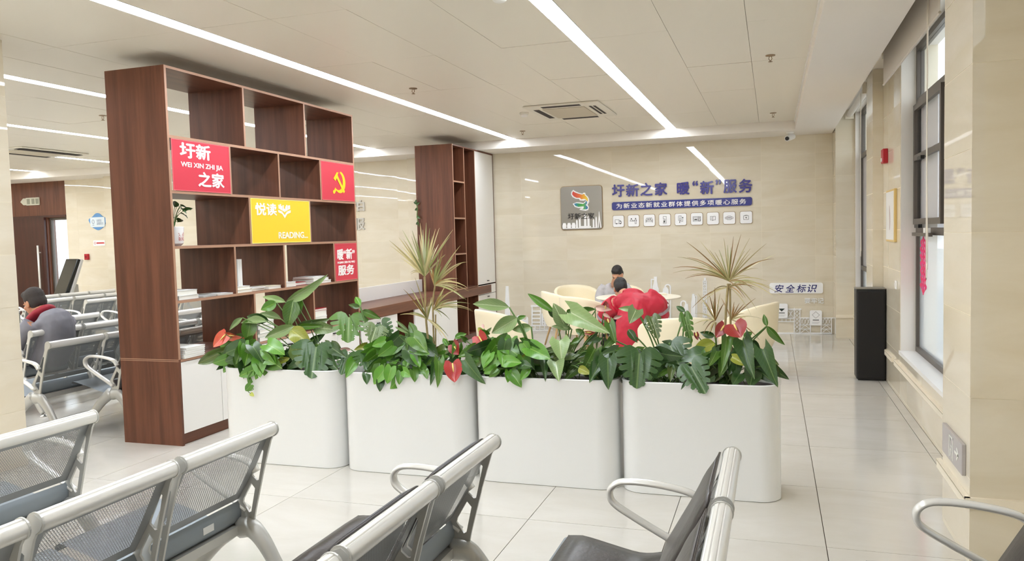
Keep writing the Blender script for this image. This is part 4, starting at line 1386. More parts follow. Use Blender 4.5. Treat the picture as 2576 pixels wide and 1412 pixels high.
# ================================================================ things on the tall bookcase
M_PAGE = mat('paper_pages', (240, 238, 230), 0.8)
M_COV = [mat('white_cover', (236, 236, 234), 0.45), mat('cream_cover', (232, 222, 196), 0.5), mat('grey_cover', (176, 178, 178), 0.5), mat('red_cover', (170, 34, 44), 0.45), mat('green_cover', (150, 168, 140), 0.5)]

def book(label, x, y, z, w, d, h, rz, c, upright=False, group='books and papers on the bookcase'):
    """w along the shelf (y), d into the shelf (x), h thickness; lying unless upright"""
    t = thing('book', label, 'book', (x, y, z), rz, group)
    if upright:
        w, h = h, w
    e = 0.003
    MB().box(-d / 2 + e, d / 2 - e, -w / 2 + e, w / 2 - e, e, h - e).obj('pages', M_PAGE, t)
    b = MB()
    if upright:
        b.box(-d / 2, d / 2, -w / 2, -w / 2 + e, 0, h).box(-d / 2, d / 2, w / 2 - e, w / 2, 0, h).box(d / 2 - e, d / 2, -w / 2 + e, w / 2 - e, 0, h)
    else:
        b.box(-d / 2, d / 2, -w / 2, w / 2, 0, e).box(-d / 2, d / 2, -w / 2, w / 2, h - e, h).box(-d / 2, -d / 2 + e, -w / 2, w / 2, e, h - e)
    b.obj('cover', M_COV[c], t)
    return t
XS = -4.59
z4, z5 = 1.155, 0.69
book('thick white book at the bottom of the left cell pile on the fourth shelf', XS, 5.14, z4, 0.24, 0.26, 0.034, 0.05, 0)
book('thick white book on top of the left cell pile on the fourth shelf', XS, 5.13, z4 + 0.0345, 0.24, 0.25, 0.04, -0.04, 0)
book('thin grey magazine lying beside the white pile in the left cell', XS + 0.03, 5.38, z4, 0.20, 0.20, 0.012, 0.15, 2)
book('thin white brochure near the divider in the left cell of the fourth shelf', XS + 0.02, 5.60, z4, 0.18, 0.22, 0.014, -0.1, 0)
for i, (y, h, c) in enumerate(((5.745, 0.235, 1), (5.778, 0.24, 0), (5.81, 0.235, 2), (5.842, 0.238, 0), (5.873, 0.24, 0))):
    book(('cream', 'tall white', 'grey', 'slim white', 'outer white')[i] + ' binder standing in the middle cell of the fourth shelf', XS - 0.02, y, z4 + (0.056 if i < 5 else 0), 0.24, 0.2, 0.03, 0, c, True)
book('wide cream book under the standing binders on the fourth shelf', XS, 5.835, z4, 0.22, 0.27, 0.028, 0.0, 1)
book('white book under the standing binders on the fourth shelf', XS - 0.01, 5.835, z4 + 0.0285, 0.22, 0.25, 0.027, 0.02, 0)
book('thin cream booklet in the centre of the middle cell', XS, 6.08, z4, 0.2, 0.2, 0.018, 0.06, 1)
book('thin white booklet on the cream booklet in the middle cell', XS + 0.01, 6.09, z4 + 0.0185, 0.19, 0.19, 0.012, -0.05, 0)
book('cream book at the right end of the middle cell', XS + 0.01, 6.31, z4, 0.2, 0.22, 0.03, 0.03, 1)
book('white book at the left of the right open cell on the fourth shelf', XS, 6.57, z4, 0.2, 0.22, 0.045, 0.0, 0)
book('red book lying in the right open cell of the fourth shelf', XS - 0.05, 6.80, z4, 0.22, 0.24, 0.03, 0.04, 3)
book('white book at the bottom of the right pile in the right open cell', XS, 7.12, z4, 0.34, 0.26, 0.03, 0.0, 0)
book('white book in the middle of the right pile in the right open cell', XS, 7.11, z4 + 0.0305, 0.32, 0.24, 0.025, 0.06, 0)
book('white book on top of the right pile in the right open cell', XS, 7.08, z4 + 0.056, 0.30, 0.22, 0.015, 0.14, 0)
for i in range(5):
    book('white paper pad in the left cell above the white cupboards, layer %s' % ('bottom', 'second', 'third', 'fourth', 'top')[i], XS + 0.02, 5.14 + 0.004 * i, z5 + 0.0165 * i, 0.24 - 0.004 * i, 0.28, 0.016, 0.02 * (-1) ** i, 0)
for i in range(6):
    book('white magazine stacked in the middle cell above the white cupboards, layer %s' % ('bottom', 'second', 'third', 'fourth', 'fifth', 'top')[i], XS + 0.01, 6.13, z5 + 0.0355 * i, 0.25 - 0.006 * i, 0.26, 0.035, 0.05 * (-1) ** i, (0, 4, 0, 2, 0, 0)[i])
for i in range(4):
    book(('white book at the bottom', 'white book second from the bottom', 'white book third from the bottom', 'red book on top')[i] + ' of the pile in the right cell above the cupboards', XS, 7.06, z5 + 0.0605 * i, 0.24, 0.26, 0.06 if i < 3 else 0.022, 0.03 * (-1) ** i, 0 if i < 3 else 3)

# ================================================================ left hall: door, signs, kiosk, benches
M_DOOR = mat('dark_brown_door', (70, 34, 28), 0.3, noise=((14, 14, 0.8), 0.6, (52, 25, 22)))
d1 = struct(box('door_1', -15.33, -14.38, YB - 0.06, YB - 0.002, 0.0, 2.23, M_DOOR))
MB().tube([(-14.52, YB - 0.12, 0.55), (-14.52, YB - 0.12, 1.65)], 0.02, 10).obj('handle', M_ALU, d1, smooth=True)
for z in (0.7, 1.5):
    MB().tube([(-14.52, YB - 0.12, z), (-14.52, YB - 0.06, z)], 0.012, 8).obj('handle_post', M_ALU, d1)
d2 = struct(box('door_2', -14.36, -13.83, YB + 0.09, YB + 0.10, 0.0, 2.22, M_PANE))
for q in ((-14.36, -13.83, 2.17, 2.22), (-14.36, -13.83, 0.0, 0.08), (-14.36, -14.32, 0.08, 2.17), (-13.87, -13.83, 0.08, 2.17)):
    MB().box(q[0], q[1], YB + 0.06, YB + 0.12, q[2], q[3]).obj('frame_bar', M_WIN, d2)
struct(box('trim_6', -15.36, -13.83, YB - 0.02, YB - 0.002, 2.232, 2.27, M_DOOR))
struct(box('ground_outside', -40, 30, YB + 0.25, 60, -0.2, -0.1, mat('pale_paving', (200, 200, 196), 0.8)))
struct(box('ground_side', XW + 0.35, 30, -30, YB + 0.25, -0.2, -0.1, mat('pale_paving', (200, 200, 196), 0.8)))
t = thing('exit_sign', 'pale arrow shaped exit sign above the dark brown door', 'sign', (-14.76, YB - 0.003, 2.575))
ar = [(-0.28, 0.0), (-0.2, 0.07), (-0.12, 0.07), (-0.12, 0.08), (0.24, 0.08), (0.24, -0.08), (-0.12, -0.08), (-0.12, -0.07), (-0.2, -0.07)]
face(link('panel', flat_mesh([ar], 0.02, 'panel', mat('pale_green_panel', (206, 204, 186), 0.5)), t), 'back', (0, 0, 0))
for a in (-0.05, 0.08, 0.19):
    MB().box(a - 0.045, a + 0.035, -0.022, -0.02, -0.055, 0.055).obj('mark', mat('grey_green_mark', (150, 150, 132), 0.6), t)
t = thing('wall_sign', 'blue cloud shaped sign with a white panel on the far left wall', 'sign', (-13.0, YB - 0.001, 2.1))
bl = [(0.22 * cos(a) * (1 + 0.10 * sin(5 * a)) , 0.155 * sin(a) * (1 + 0.12 * cos(4 * a))) for a in [2 * pi * i / 40 for i in range(40)]]
face(link('backing', flat_mesh([bl], 0.012, 'backing', mat('sky_blue_board', (96, 150, 205), 0.4)), t), 'back', (0, 0, 0))
face(link('panel', flat_mesh([rrect(-.185, -.11, .185, .09, .02)], 0.006, 'panel', mat('pale_blue_panel', (226, 236, 242), 0.4)), t), 'back', (0, -0.0121, 0))
o = link('lettering', text_mesh('母婴室\n温馨提示', 1.0, 0.001, 'lettering', mat('blue_grey_print', (120, 140, 165), 0.5), width=0.17, height=0.11), t)
face(o, 'back', (-0.02, -0.0185, -0.065))
o = link('mark', stroke_mesh([ring_pts(-0.11, 0.0, 0.03, 0.04, 10), [(-0.13, -0.07), (-0.09, -0.07)]], 0.008, 0.001, 'mark', MATS['blue_grey_print']), t)
face(o, 'back', (0, -0.0185, 0))
t = thing('wall_sign', 'small white strip sign with red print under the blue sign', 'sign', (-13.0, YB - 0.001, 1.665))
face(link('panel', flat_mesh([rrect(-.15, -.055, .15, .055, .006)], 0.006, 'panel', M_WPVC), t), 'back', (0, 0, 0))
M_REDP = mat('red_print', (200, 70, 70), 0.5)
face(link('text_line', stroke_mesh([[(-0.05, 0.0), (0.12, 0.0)]], 0.03, 0.001, 'text_line', M_REDP), t), 'back', (0, -0.006, 0))
face(link('mark', stroke_mesh([ring_pts(-0.105, 0, 0.022, n=10)], 0.008, 0.001, 'mark', M_REDP), t), 'back', (0, -0.006, 0))
t = thing('alarm_button', 'small red alarm button box on the wall above the kiosk', 'alarm', (-13.32, YB - 0.001, 1.33))
MB().box(-0.045, 0.045, -0.05, 0, 0, 0.12).obj('housing', mat('alarm_red', (178, 24, 40), 0.4), t, bevel=0.006)
MB().box(-0.02, 0.02, -0.054, -0.05, 0.04, 0.08).obj('button', mat('dark_red_button', (120, 18, 28), 0.4), t)
pier('wall_pier_left_hall', -12.5, 12.2, 12.49, ZS, -11.9)

# self-service kiosk with a leaning black screen
t = thing('kiosk', 'self-service kiosk with a leaning black touch screen by the glass door', 'kiosk', (-12.45, 11.15, 0))
rz = rad(-14)
t.rotation_euler = (0, 0, rz)
def slab(pts, x0_, x1_, name, m, bev=0.01):
    return MB().prism(pts, x0_, x1_, 'x').obj(name, m, t, bevel=bev)
slab([(-0.16, 0.66), (-0.10, 0.62), (0.20, 1.36), (0.14, 1.38)], -0.20, 0.20, 'screen', mat('black_screen', (16, 20, 20), 0.12, spec=0.6))
slab([(-0.10, 0.60), (-0.04, 0.57), (0.245, 1.35), (0.20, 1.375)], -0.215, 0.215, 'bezel', mat('kiosk_silver', (196, 194, 188), 0.35, metal=0.3))
slab([(-0.06, 0.0), (0.20, 0.0), (0.16, 0.9), (0.10, 0.92), (-0.03, 0.59)], -0.14, 0.14, 'pedestal', mat('kiosk_grey', (176, 170, 158), 0.4))
slab([(-0.16, 0.0), (0.28, 0.0), (0.28, 0.02), (-0.16, 0.02)], -0.2, 0.2, 'base_plate', MATS['kiosk_silver'], 0.004)
slab([(-0.150, 0.70), (-0.146, 0.70), (-0.130, 0.745), (-0.134, 0.746)], -0.05, 0.05, 'card_slot', mat('grey_slot', (130, 140, 138), 0.4), 0.0)

LG = 'steel benches in the left hall'
bench(-5.17, 5.20 + 3 * PITCH_S - SGAP, 3, 'steel bench whose armrest shows just left of the tall bookcase, close to its rear', group=LG)
bench(-5.72, 4.92 + 4 * PITCH_S - SGAP, 4, 'nearest grey steel bench in the left hall beside the stone pillar', group=LG)
bench(-6.66, 5.55 + 4 * PITCH_S - SGAP, 4, 'steel bench on which the man in the grey jacket sits', group=LG)
bench(-7.64, 7.27, 3, 'steel bench just beyond the seated man in the left hall', group=LG)
bench(-8.82, 8.90 + 3 * PITCH_S - SGAP, 3, 'steel bench half hidden by the tall bookcase in the left hall', group=LG)
bench(-9.62, 8.95 + 3 * PITCH_S - SGAP, 3, 'third steel bench from the kiosk in the left hall', group=LG)
bench(-10.52, 8.97 + 4 * PITCH_S - SGAP, 4, 'second steel bench from the kiosk in the left hall', group=LG)
bench(-11.42, 9.50 + 3 * PITCH_S - SGAP, 3, 'steel bench nearest the kiosk in the left hall', group=LG)

# ================================================================ armchairs and table in the reading corner
M_CREAM = mat('cream_leather', (247, 235, 204), 0.42, spec=0.4, bump=(25.0, 0.06))
M_TTOP = mat('cream_table_top', (246, 238, 218), 0.3)

def armchair_master():
    t = thing('armchair', 'x', 'armchair')
    def top(a):
        q = abs(a) / 118.0
        return 0.80 - 0.20 * q ** 2.4
    def shell(thick_in, thick_out):
        rings = []
        n = 28
        for i in range(n + 1):
            a = -118 + 236 * i / n
            th = rad(-90 + a)           # backrest centred on -y
            r_o, r_i = 0.335, 0.285
            h = top(a)
            ring = []
            prof = [(r_i - 0.01, 0.36), (r_i, 0.45), (r_i + 0.012, h - 0.06), (r_i + 0.018, h - 0.02), (r_i + 0.03, h - 0.004), (r_o + 0.012, h - 0.004), (r_o + 0.022, h - 0.02), (r_o + 0.02, h - 0.06), (r_o, 0.45), (r_o - 0.03, 0.36), (r_o - 0.06, 0.30), (r_i - 0.06, 0.30)]
            for r_, z in prof:
                ring.append((r_ * cos(th), r_ * sin(th) * 0.97, z))
            rings.append(ring)
        return MB().loft(rings)
    shell(0, 0).obj('backrest', M_CREAM, t, auto=60)
    sq = []
    for r_, z in ((0.05, 0.30), (0.25, 0.30), (0.278, 0.33), (0.282, 0.40), (0.272, 0.445), (0.24, 0.458), (0.05, 0.462)):
        sq.append([(r_ * cos(a) * 1.0, r_ * sin(a) + (0.035 if sin(a) > 0 else 0) * sin(a) * r_ / 0.28, z) for a in [2 * pi * i / 28 for i in range(28)]])
    MB().loft(sq).obj('seat', M_CREAM, t, auto=60)
    for sx in (-1, 1):
        for sy in (-1, 1):
            MB().tube([(sx * 0.17, sy * 0.17, 0.31), (sx * 0.25, sy * 0.25, 0.0)], [0.018, 0.011], 10).obj('leg', mat('light_wood_leg', (196, 160, 112), 0.5), t, smooth=True)
    return t

AC = armchair_master()
ac_n = 0
def armchair(x, y, deg, label):
    """deg: direction the sitter faces, 0 = +y, counter-clockwise"""
    global ac_n
    t = AC if ac_n == 0 else copy_tree(AC)
    ac_n += 1
    t.location = (x, y, 0)
    t.rotation_euler = (0, 0, rad(deg))
    tag(t, label, 'armchair', 'cream tub armchairs')
    return t
armchair(-2.86, 11.72, -150, 'cream tub armchair farthest back, left of the person in the grey shirt')
armchair(-2.80, 10.76, -60, 'cream tub armchair in front of the farthest armchair, its side to the camera')
armchair(-2.32, 9.98, -35, 'cream tub armchair just left of the person in red')
armchair(-2.17, 11.62, -165, 'cream tub armchair under the person in the grey shirt')
armchair(-2.82, 8.20, -45, 'leftmost cream tub armchair, next to the walnut desk')
armchair(-0.90, 7.62, 20, 'cream tub armchair right behind the rightmost planter')
armchair(-0.28, 9.02, 70, 'rightmost cream tub armchair, near the open aisle')

t = thing('round_table', 'round cream table between the two people in the reading corner', 'table', (-1.74, 10.62, 0))
MB().lathe([(0.02, 0.695), (0.52, 0.695), (0.565, 0.705), (0.572, 0.715), (0.565, 0.722), (0.02, 0.724)], n=40).obj('table_top', M_TTOP, t, auto=30)
MB().lathe([(0.05, 0.02), (0.035, 0.06), (0.03, 0.60), (0.08, 0.69), (0.08, 0.695)], n=20).obj('column', M_WPVC, t, auto=40)
MB().lathe([(0.27, 0.0), (0.27, 0.012), (0.05, 0.03), (0.02, 0.03)], n=28).obj('base', M_WPVC, t, auto=40)
t = thing('paper_sheet', 'cream folder lying at the edge of the round table', 'paper', (-1.56, 10.98, 0.7245), 0.2)
MB().box(-0.15, 0.15, -0.1, 0.1, 0, 0.01).obj('folder', mat('cream_folder', (244, 234, 200), 0.6), t)
MB().box(-0.14, 0.14, -0.09, 0.09, 0.01, 0.014).obj('sheet', M_PAGE, t)
t = thing('stool', 'low cream upholstered stool under the person in red', 'stool', (-1.56, 9.02, 0))
MB().lathe([(0.20, 0.05), (0.225, 0.08), (0.23, 0.36), (0.21, 0.41), (0.15, 0.42), (0.02, 0.42)], n=28).obj('cushion', M_CREAM, t, auto=50)
for i in range(4):
    a = pi / 4 + i * pi / 2
    MB().lathe([(0.018, 0.0), (0.02, 0.055)], 0.15 * cos(a), 0.15 * sin(a), 10).obj('leg', MATS['light_wood_leg'], t)

# ================================================================ people
M_SKIN = mat('skin', (206, 154, 124), 0.5, sub=0.08)
M_HAIR = mat('black_hair', (26, 23, 22), 0.55, bump=(120.0, 0.5), noise=((90, 90, 25), 0.5, (48, 42, 38)))

def ell(b, c, r, rot=None, n=14, m=9):
    """ellipsoid added to an MB"""
    c = Vector(c)
    R = rot or Matrix.Identity(3)
    b.loft([[c + R @ Vector((r[0] * sin(pi * i / m) * cos(2 * pi * j / n), r[1] * sin(pi * i / m) * sin(2 * pi * j / n), r[2] * cos(pi * i / m))) for j in range(n)] for i in [0.02] + list(range(1, m)) + [m - 0.02]])

def under(body, path, radii, k=0.72):
    """limb of the body inside a sleeve, trouser leg or jacket"""
    body.tube(path, [q * k for q in radii], 12)


def fused(b, name, m, parent, voxel=0.010, smooth=6, fold=None):
    """weld the overlapping pieces of an MB into one continuous surface"""
    o = b.obj(name, m, parent, smooth=True)
    md = o.modifiers.new('weld', 'REMESH')
    md.mode = 'VOXEL'
    md.voxel_size = voxel
    md.use_smooth_shade = True
    ms = o.modifiers.new('soften', 'SMOOTH')
    ms.iterations = smooth
    ms.factor = 0.5
    if fold:
        tx = bpy.data.textures.new('folds', 'CLOUDS')
        tx.noise_scale = fold[0]
        md = o.modifiers.new('folds', 'DISPLACE')
        md.texture = tx
        md.strength = fold[1]
        md.mid_level = 0.5
        md.texture_coords = 'GLOBAL'
    return o

def head(b, hair, c, R, s=1.0):
    """head with face: local +y is the looking direction, z up; adds to body mb and hair mb"""
    def L(x, y, z): return Vector(c) + R @ Vector((x * s, y * s, z * s))
    def E(bb, p, r): ell(bb, L(*p), tuple(q * s for q in r), R)
    E(b, (0, -0.010, 0.035), (0.074, 0.092, 0.090))       # skull
    E(b, (0, 0.022, -0.035), (0.060, 0.068, 0.080))       # face
    E(b, (0, 0.040, -0.092), (0.036, 0.036, 0.028))       # chin
    E(b, (0, 0.094, -0.030), (0.013, 0.020, 0.026))       # nose
    E(b, (0, 0.082, 0.012), (0.048, 0.014, 0.012))        # brow
    E(b, (0, 0.078, -0.068), (0.024, 0.012, 0.009))       # lips
    for sx in (-1, 1):
        E(b, (sx * 0.074, -0.008, -0.018), (0.010, 0.022, 0.033))      # ears
        E(b, (sx * 0.045, 0.055, -0.03), (0.022, 0.02, 0.02))          # cheeks
    E(hair, (0, -0.018, 0.050), (0.082, 0.098, 0.090))
    E(hair, (0, -0.045, 0.000), (0.079, 0.072, 0.085))
    E(hair, (0, 0.045, 0.088), (0.062, 0.048, 0.040))
    return L

def hand(b, p, d, up, s=1.0):
    """palm with five bent fingers along d"""
    d, up = Vector(d).normalized(), Vector(up)
    sd = d.cross(up).normalized()
    up = sd.cross(d).normalized()
    p = Vector(p)
    b.tube([p - d * 0.02, p + d * 0.03 * s, p + d * 0.085 * s], [0.024, 0.032 * s, 0.034 * s], 10, flat=1.0)
    for i, (o_, l) in enumerate(((-0.03, 0.062), (-0.010, 0.074), (0.010, 0.070), (0.029, 0.055))):
        a = p + d * 0.08 * s + sd * o_ * s
        b.tube([a, a + d * l * 0.5 * s - up * 0.004, a + d * l * 0.85 * s - up * 0.022, a + d * l * s - up * 0.038], [0.0095, 0.009, 0.0085, 0.007], 8)
    a = p + d * 0.02 * s - sd * 0.028 * s
    b.tube([a, a + d * 0.03 - sd * 0.028, a + d * 0.062 - sd * 0.034 - up * 0.012], [0.012, 0.010, 0.008], 8)

def face_bits(parent, L, R):
    """eyes as small parts"""
    for sx in (-1, 1):
        b = MB()
        ell(b, L(sx * 0.030, 0.079, -0.010), (0.012, 0.008, 0.007), R)
        b.obj('eye', mat('eye_dark', (40, 28, 22), 0.3), parent, smooth=True)
        b = MB()
        ell(b, L(sx * 0.031, 0.086, 0.014), (0.020, 0.006, 0.004), R)
        b.obj('eyebrow', M_HAIR, parent, smooth=True)

def rot_zx(z, x): return (Matrix.Rotation(rad(z), 3, 'Z') @ Matrix.Rotation(rad(x), 3, 'X'))

# --- person in red, bent over the table, back to the camera
P = thing('person', 'person in a red hooded work jacket bent over the table, back to the camera', 'person', (-1.6, 9.05, 0))
def W(px, py, y):
    p = at(px, py, y=y)
    return (p.x + 1.6, p.y - 9.05, p.z)
body, hair, jk, tr, sh = MB(), MB(), MB(), MB(), MB()
hc = W(1561, 727, 9.42)
Rh = rot_zx(18, -38)
Lh = head(body, hair, hc, Rh, 1.02)
body.tube([W(1573, 742, 9.30), hc], [0.06, 0.055], 12)
# torso: hips -> back -> shoulders, rounded
spine = smooth_path([W(1582, 872, 8.98), W(1586, 835, 8.95), W(1592, 800, 9.00), W(1598, 772, 9.10)], 4)
n_ = len(spine)
under(body, [tuple(p) for p in spine], [0.165, 0.165, 0.167, 0.17, 0.172, 0.175, 0.178, 0.18, 0.182, 0.18, 0.175, 0.165, 0.15])
jk.tube([tuple(p) for p in spine], [0.165, 0.165, 0.167, 0.17, 0.172, 0.175, 0.178, 0.18, 0.182, 0.18, 0.175, 0.165, 0.15], 20, flat=1.15)
ell(jk, W(1604, 768, 9.12), (0.30, 0.17, 0.145), Matrix.Rotation(rad(9), 3, 'Y') @ Matrix.Rotation(rad(-30), 3, 'X'))
ell(jk, W(1640, 764, 9.14), (0.17, 0.13, 0.115), Matrix.Rotation(rad(25), 3, 'Y'))
# hood bunched at the nape
ell(jk, W(1592, 736, 9.18), (0.13, 0.075, 0.045), Matrix.Rotation(rad(4), 3, 'Y') @ Matrix.Rotation(rad(-25), 3, 'X'))
ell(jk, W(1566, 748, 9.20), (0.10, 0.06, 0.045), Matrix.Rotation(rad(-25), 3, 'Y'))
# right arm: shoulder, elbow out, forearm to the table
ra = [W(1628, 752, 9.15), W(1652, 762, 9.20), W(1664, 790, 9.30), W(1650, 782, 9.62), W(1632, 772, 9.92)]
under(body, smooth_path(ra, 4), [0.125, 0.12, 0.115, 0.11, 0.108, 0.105, 0.10, 0.095, 0.09, 0.085, 0.08, 0.075, 0.07, 0.065, 0.06, 0.055, 0.052])
jk.tube(smooth_path(ra, 4), [0.125, 0.12, 0.115, 0.11, 0.108, 0.105, 0.10, 0.095, 0.09, 0.085, 0.08, 0.075, 0.07, 0.065, 0.06, 0.055, 0.052], 14)
la = [W(1552, 765, 9.12), W(1531, 780, 9.18), W(1524, 806, 9.28), W(1540, 795, 9.62), W(1556, 780, 9.92)]
under(body, smooth_path(la, 4), [0.125, 0.12, 0.115, 0.11, 0.108, 0.105, 0.10, 0.095, 0.09, 0.085, 0.08, 0.075, 0.07, 0.065, 0.06, 0.055, 0.052])
jk.tube(smooth_path(la, 4), [0.125, 0.12, 0.115, 0.11, 0.108, 0.105, 0.10, 0.095, 0.09, 0.085, 0.08, 0.075, 0.07, 0.065, 0.06, 0.055, 0.052], 14)
rw, lw = Vector(ra[-1]), Vector(la[-1])
for w_, q in ((rw, -0.25), (lw, 0.3)):
    d_ = Vector((q, 1.0, -0.05)).normalized()
    body.tube([w_ - d_ * 0.05, w_ + d_ * 0.05], [0.03, 0.027], 10)
    hand(body, w_ + d_ * 0.05, d_, (0, 0, 1))
# legs and shoes under the table
for sx, hx in ((-1, -0.06), (1, 0.14)):
    hip = Vector((hx, -0.06, 0.48)); kn = Vector((hx + sx * 0.10, 0.36, 0.50)); an = Vector((hx + sx * 0.08, 0.40, 0.10))
    under(body, smooth_path([hip, (hip + kn) / 2 + Vector((0, 0, 0.015)), kn, kn * 0.45 + an * 0.55, an], 4), [0.095, 0.093, 0.09, 0.087, 0.084, 0.08, 0.076, 0.072, 0.07, 0.067, 0.065, 0.063, 0.06, 0.058, 0.055, 0.053, 0.05], 0.7)
    tr.tube(smooth_path([hip, (hip + kn) / 2 + Vector((0, 0, 0.015)), kn, kn * 0.45 + an * 0.55, an], 4), [0.095, 0.093, 0.09, 0.087, 0.084, 0.08, 0.076, 0.072, 0.07, 0.067, 0.065, 0.063, 0.06, 0.058, 0.055, 0.053, 0.05], 14)
    body.tube([an + Vector((0, 0, 0.03)), an + Vector((0, 0, -0.05))], [0.035, 0.04], 10)
    s_ = MB()
    s_.loft([[(an.x + w_ * 0.042 * cos(a), an.y + yy + 0.0, max(0.0, 0.035 + hh * sin(a))) for a in [2 * pi * i / 14 for i in range(14)]] for yy, w_, hh in ((-0.075, 0.6, 0.03), (-0.05, 1.0, 0.06), (0.02, 1.05, 0.07), (0.09, 1.1, 0.045), (0.16, 1.0, 0.035), (0.195, 0.55, 0.025))])
    s_.obj('shoe', M_BLACK, P, smooth=True)
fused(body, 'body', M_SKIN, P, 0.008, 3)
fused(hair, 'hair', M_HAIR, P, 0.008, 4)
M_REDJ = mat('red_work_jacket', (196, 34, 58), 0.55, noise=((6, 6, 6), 0.5, (170, 26, 50)))
jo = fused(jk, 'jacket', M_REDJ, P, 0.011, 5, (0.16, 0.035))
fused(tr, 'trousers', mat('dark_trousers', (46, 46, 56), 0.7), P, 0.011, 4)
M_REFL = mat('grey_reflective_tape', (170, 160, 168), 0.35, metal=0.3)
def band(path, r, k, w, name):
    a, c = Vector(path[k]), Vector(path[k + 1])
    d_ = (c - a).normalized()
    m_ = a * 0.5 + c * 0.5
    MB().tube([m_ - d_ * w / 2, m_ + d_ * w / 2], r, 20, cap=False).obj(name, M_REFL, jo, smooth=True)
band(ra, 0.124, 1, 0.045, 'sleeve_tape')
band(la, 0.124, 1, 0.045, 'sleeve_tape')
face_bits(P, Lh, Rh)

# --- person in a grey shirt across the table, facing the camera, looking down
P = thing('person', 'person in a pale grey shirt with black hair facing the camera across the table', 'person', (-2.17, 11.5, 0))
def W(px, py, y):
    p = at(px, py, y=y)
    return (p.x + 2.17, p.y - 11.5, p.z)
body, hair, jk, tr = MB(), MB(), MB(), MB()
hc = W(1553, 691, 11.28)
Rh = rot_zx(170, -30)
Lh = head(body, hair, hc, Rh, 1.0)
body.tube([W(1546, 716, 11.42), hc], [0.058, 0.05], 12)
ch_, pv = Vector(W(1540, 735, 11.46)), Vector((0.0, 0.02, 0.50))
spine = smooth_path([pv, pv * 0.6 + ch_ * 0.4 + Vector((0, .03, 0)), ch_, Vector(W(1545, 722, 11.43))], 4)
n_ = len(spine)
under(body, [tuple(p) for p in spine], [0.15, 0.15, 0.148, 0.148, 0.148, 0.148, 0.147, 0.145, 0.14, 0.13, 0.12, 0.105, 0.085])
jk.tube([tuple(p) for p in spine], [0.15, 0.15, 0.148, 0.148, 0.148, 0.148, 0.147, 0.145, 0.14, 0.13, 0.12, 0.105, 0.085], 18, flat=1.25)
for pts in ([W(1522, 722, 11.45), W(1511, 738, 11.40), W(1510, 768, 11.30), W(1535, 762, 11.02), W(1560, 752, 10.92)], [W(1570, 722, 11.45), W(1582, 738, 11.40), W(1588, 768, 11.30), W(1580, 762, 11.02), W(1572, 752, 10.92)]):
    under(body, smooth_path(pts, 4), [0.085, 0.082, 0.08, 0.077, 0.074, 0.071, 0.068, 0.065, 0.062, 0.06, 0.057, 0.054, 0.051, 0.048, 0.046, 0.044, 0.042])
    jk.tube(smooth_path(pts, 4), [0.085, 0.082, 0.08, 0.077, 0.074, 0.071, 0.068, 0.065, 0.062, 0.06, 0.057, 0.054, 0.051, 0.048, 0.046, 0.044, 0.042], 14)
    w_ = Vector(pts[-1])
    d_ = (Vector(pts[-1]) - Vector(pts[-2])).normalized()
    body.tube([w_ - d_ * 0.04, w_ + d_ * 0.04], [0.028, 0.026], 10)
    hand(body, w_ + d_ * 0.04, d_, (0, 0, 1), 0.9)
for sx in (-1, 1):
    hip = Vector((sx * 0.09, 0.0, 0.50)); kn = Vector((sx * 0.13, -0.44, 0.52)); an = Vector((sx * 0.12, -0.46, 0.10))
    under(body, smooth_path([hip, (hip + kn) / 2, kn, kn * 0.45 + an * 0.55, an], 4), [0.088, 0.087, 0.085, 0.082, 0.079, 0.075, 0.072, 0.069, 0.066, 0.064, 0.062, 0.06, 0.057, 0.055, 0.053, 0.05, 0.048], 0.7)
    tr.tube(smooth_path([hip, (hip + kn) / 2, kn, kn * 0.45 + an * 0.55, an], 4), [0.088, 0.087, 0.085, 0.082, 0.079, 0.075, 0.072, 0.069, 0.066, 0.064, 0.062, 0.06, 0.057, 0.055, 0.053, 0.05, 0.048], 14)
    body.tube([an + Vector((0, 0, 0.03)), an + Vector((0, 0, -0.05))], [0.033, 0.038], 10)
    s_ = MB()
    s_.loft([[(an.x + w_ * 0.042 * cos(a), an.y - yy, max(0.0, 0.035 + hh * sin(a))) for a in [2 * pi * i / 14 for i in range(14)]] for yy, w_, hh in ((-0.075, 0.6, 0.03), (-0.05, 1.0, 0.06), (0.02, 1.05, 0.07), (0.09, 1.1, 0.045), (0.16, 1.0, 0.035), (0.195, 0.55, 0.025))])
    s_.obj('shoe', M_BLACK, P, smooth=True)
fused(body, 'body', M_SKIN, P, 0.008, 3)
fused(hair, 'hair', M_HAIR, P, 0.008, 4)
fused(jk, 'shirt', mat('pale_grey_shirt', (196, 192, 192), 0.7, noise=((9, 9, 9), 0.4, (170, 168, 172))), P, 0.010, 4, (0.10, 0.022))
fused(tr, 'trousers', MATS['dark_trousers'], P, 0.011, 4)
face_bits(P, Lh, Rh)

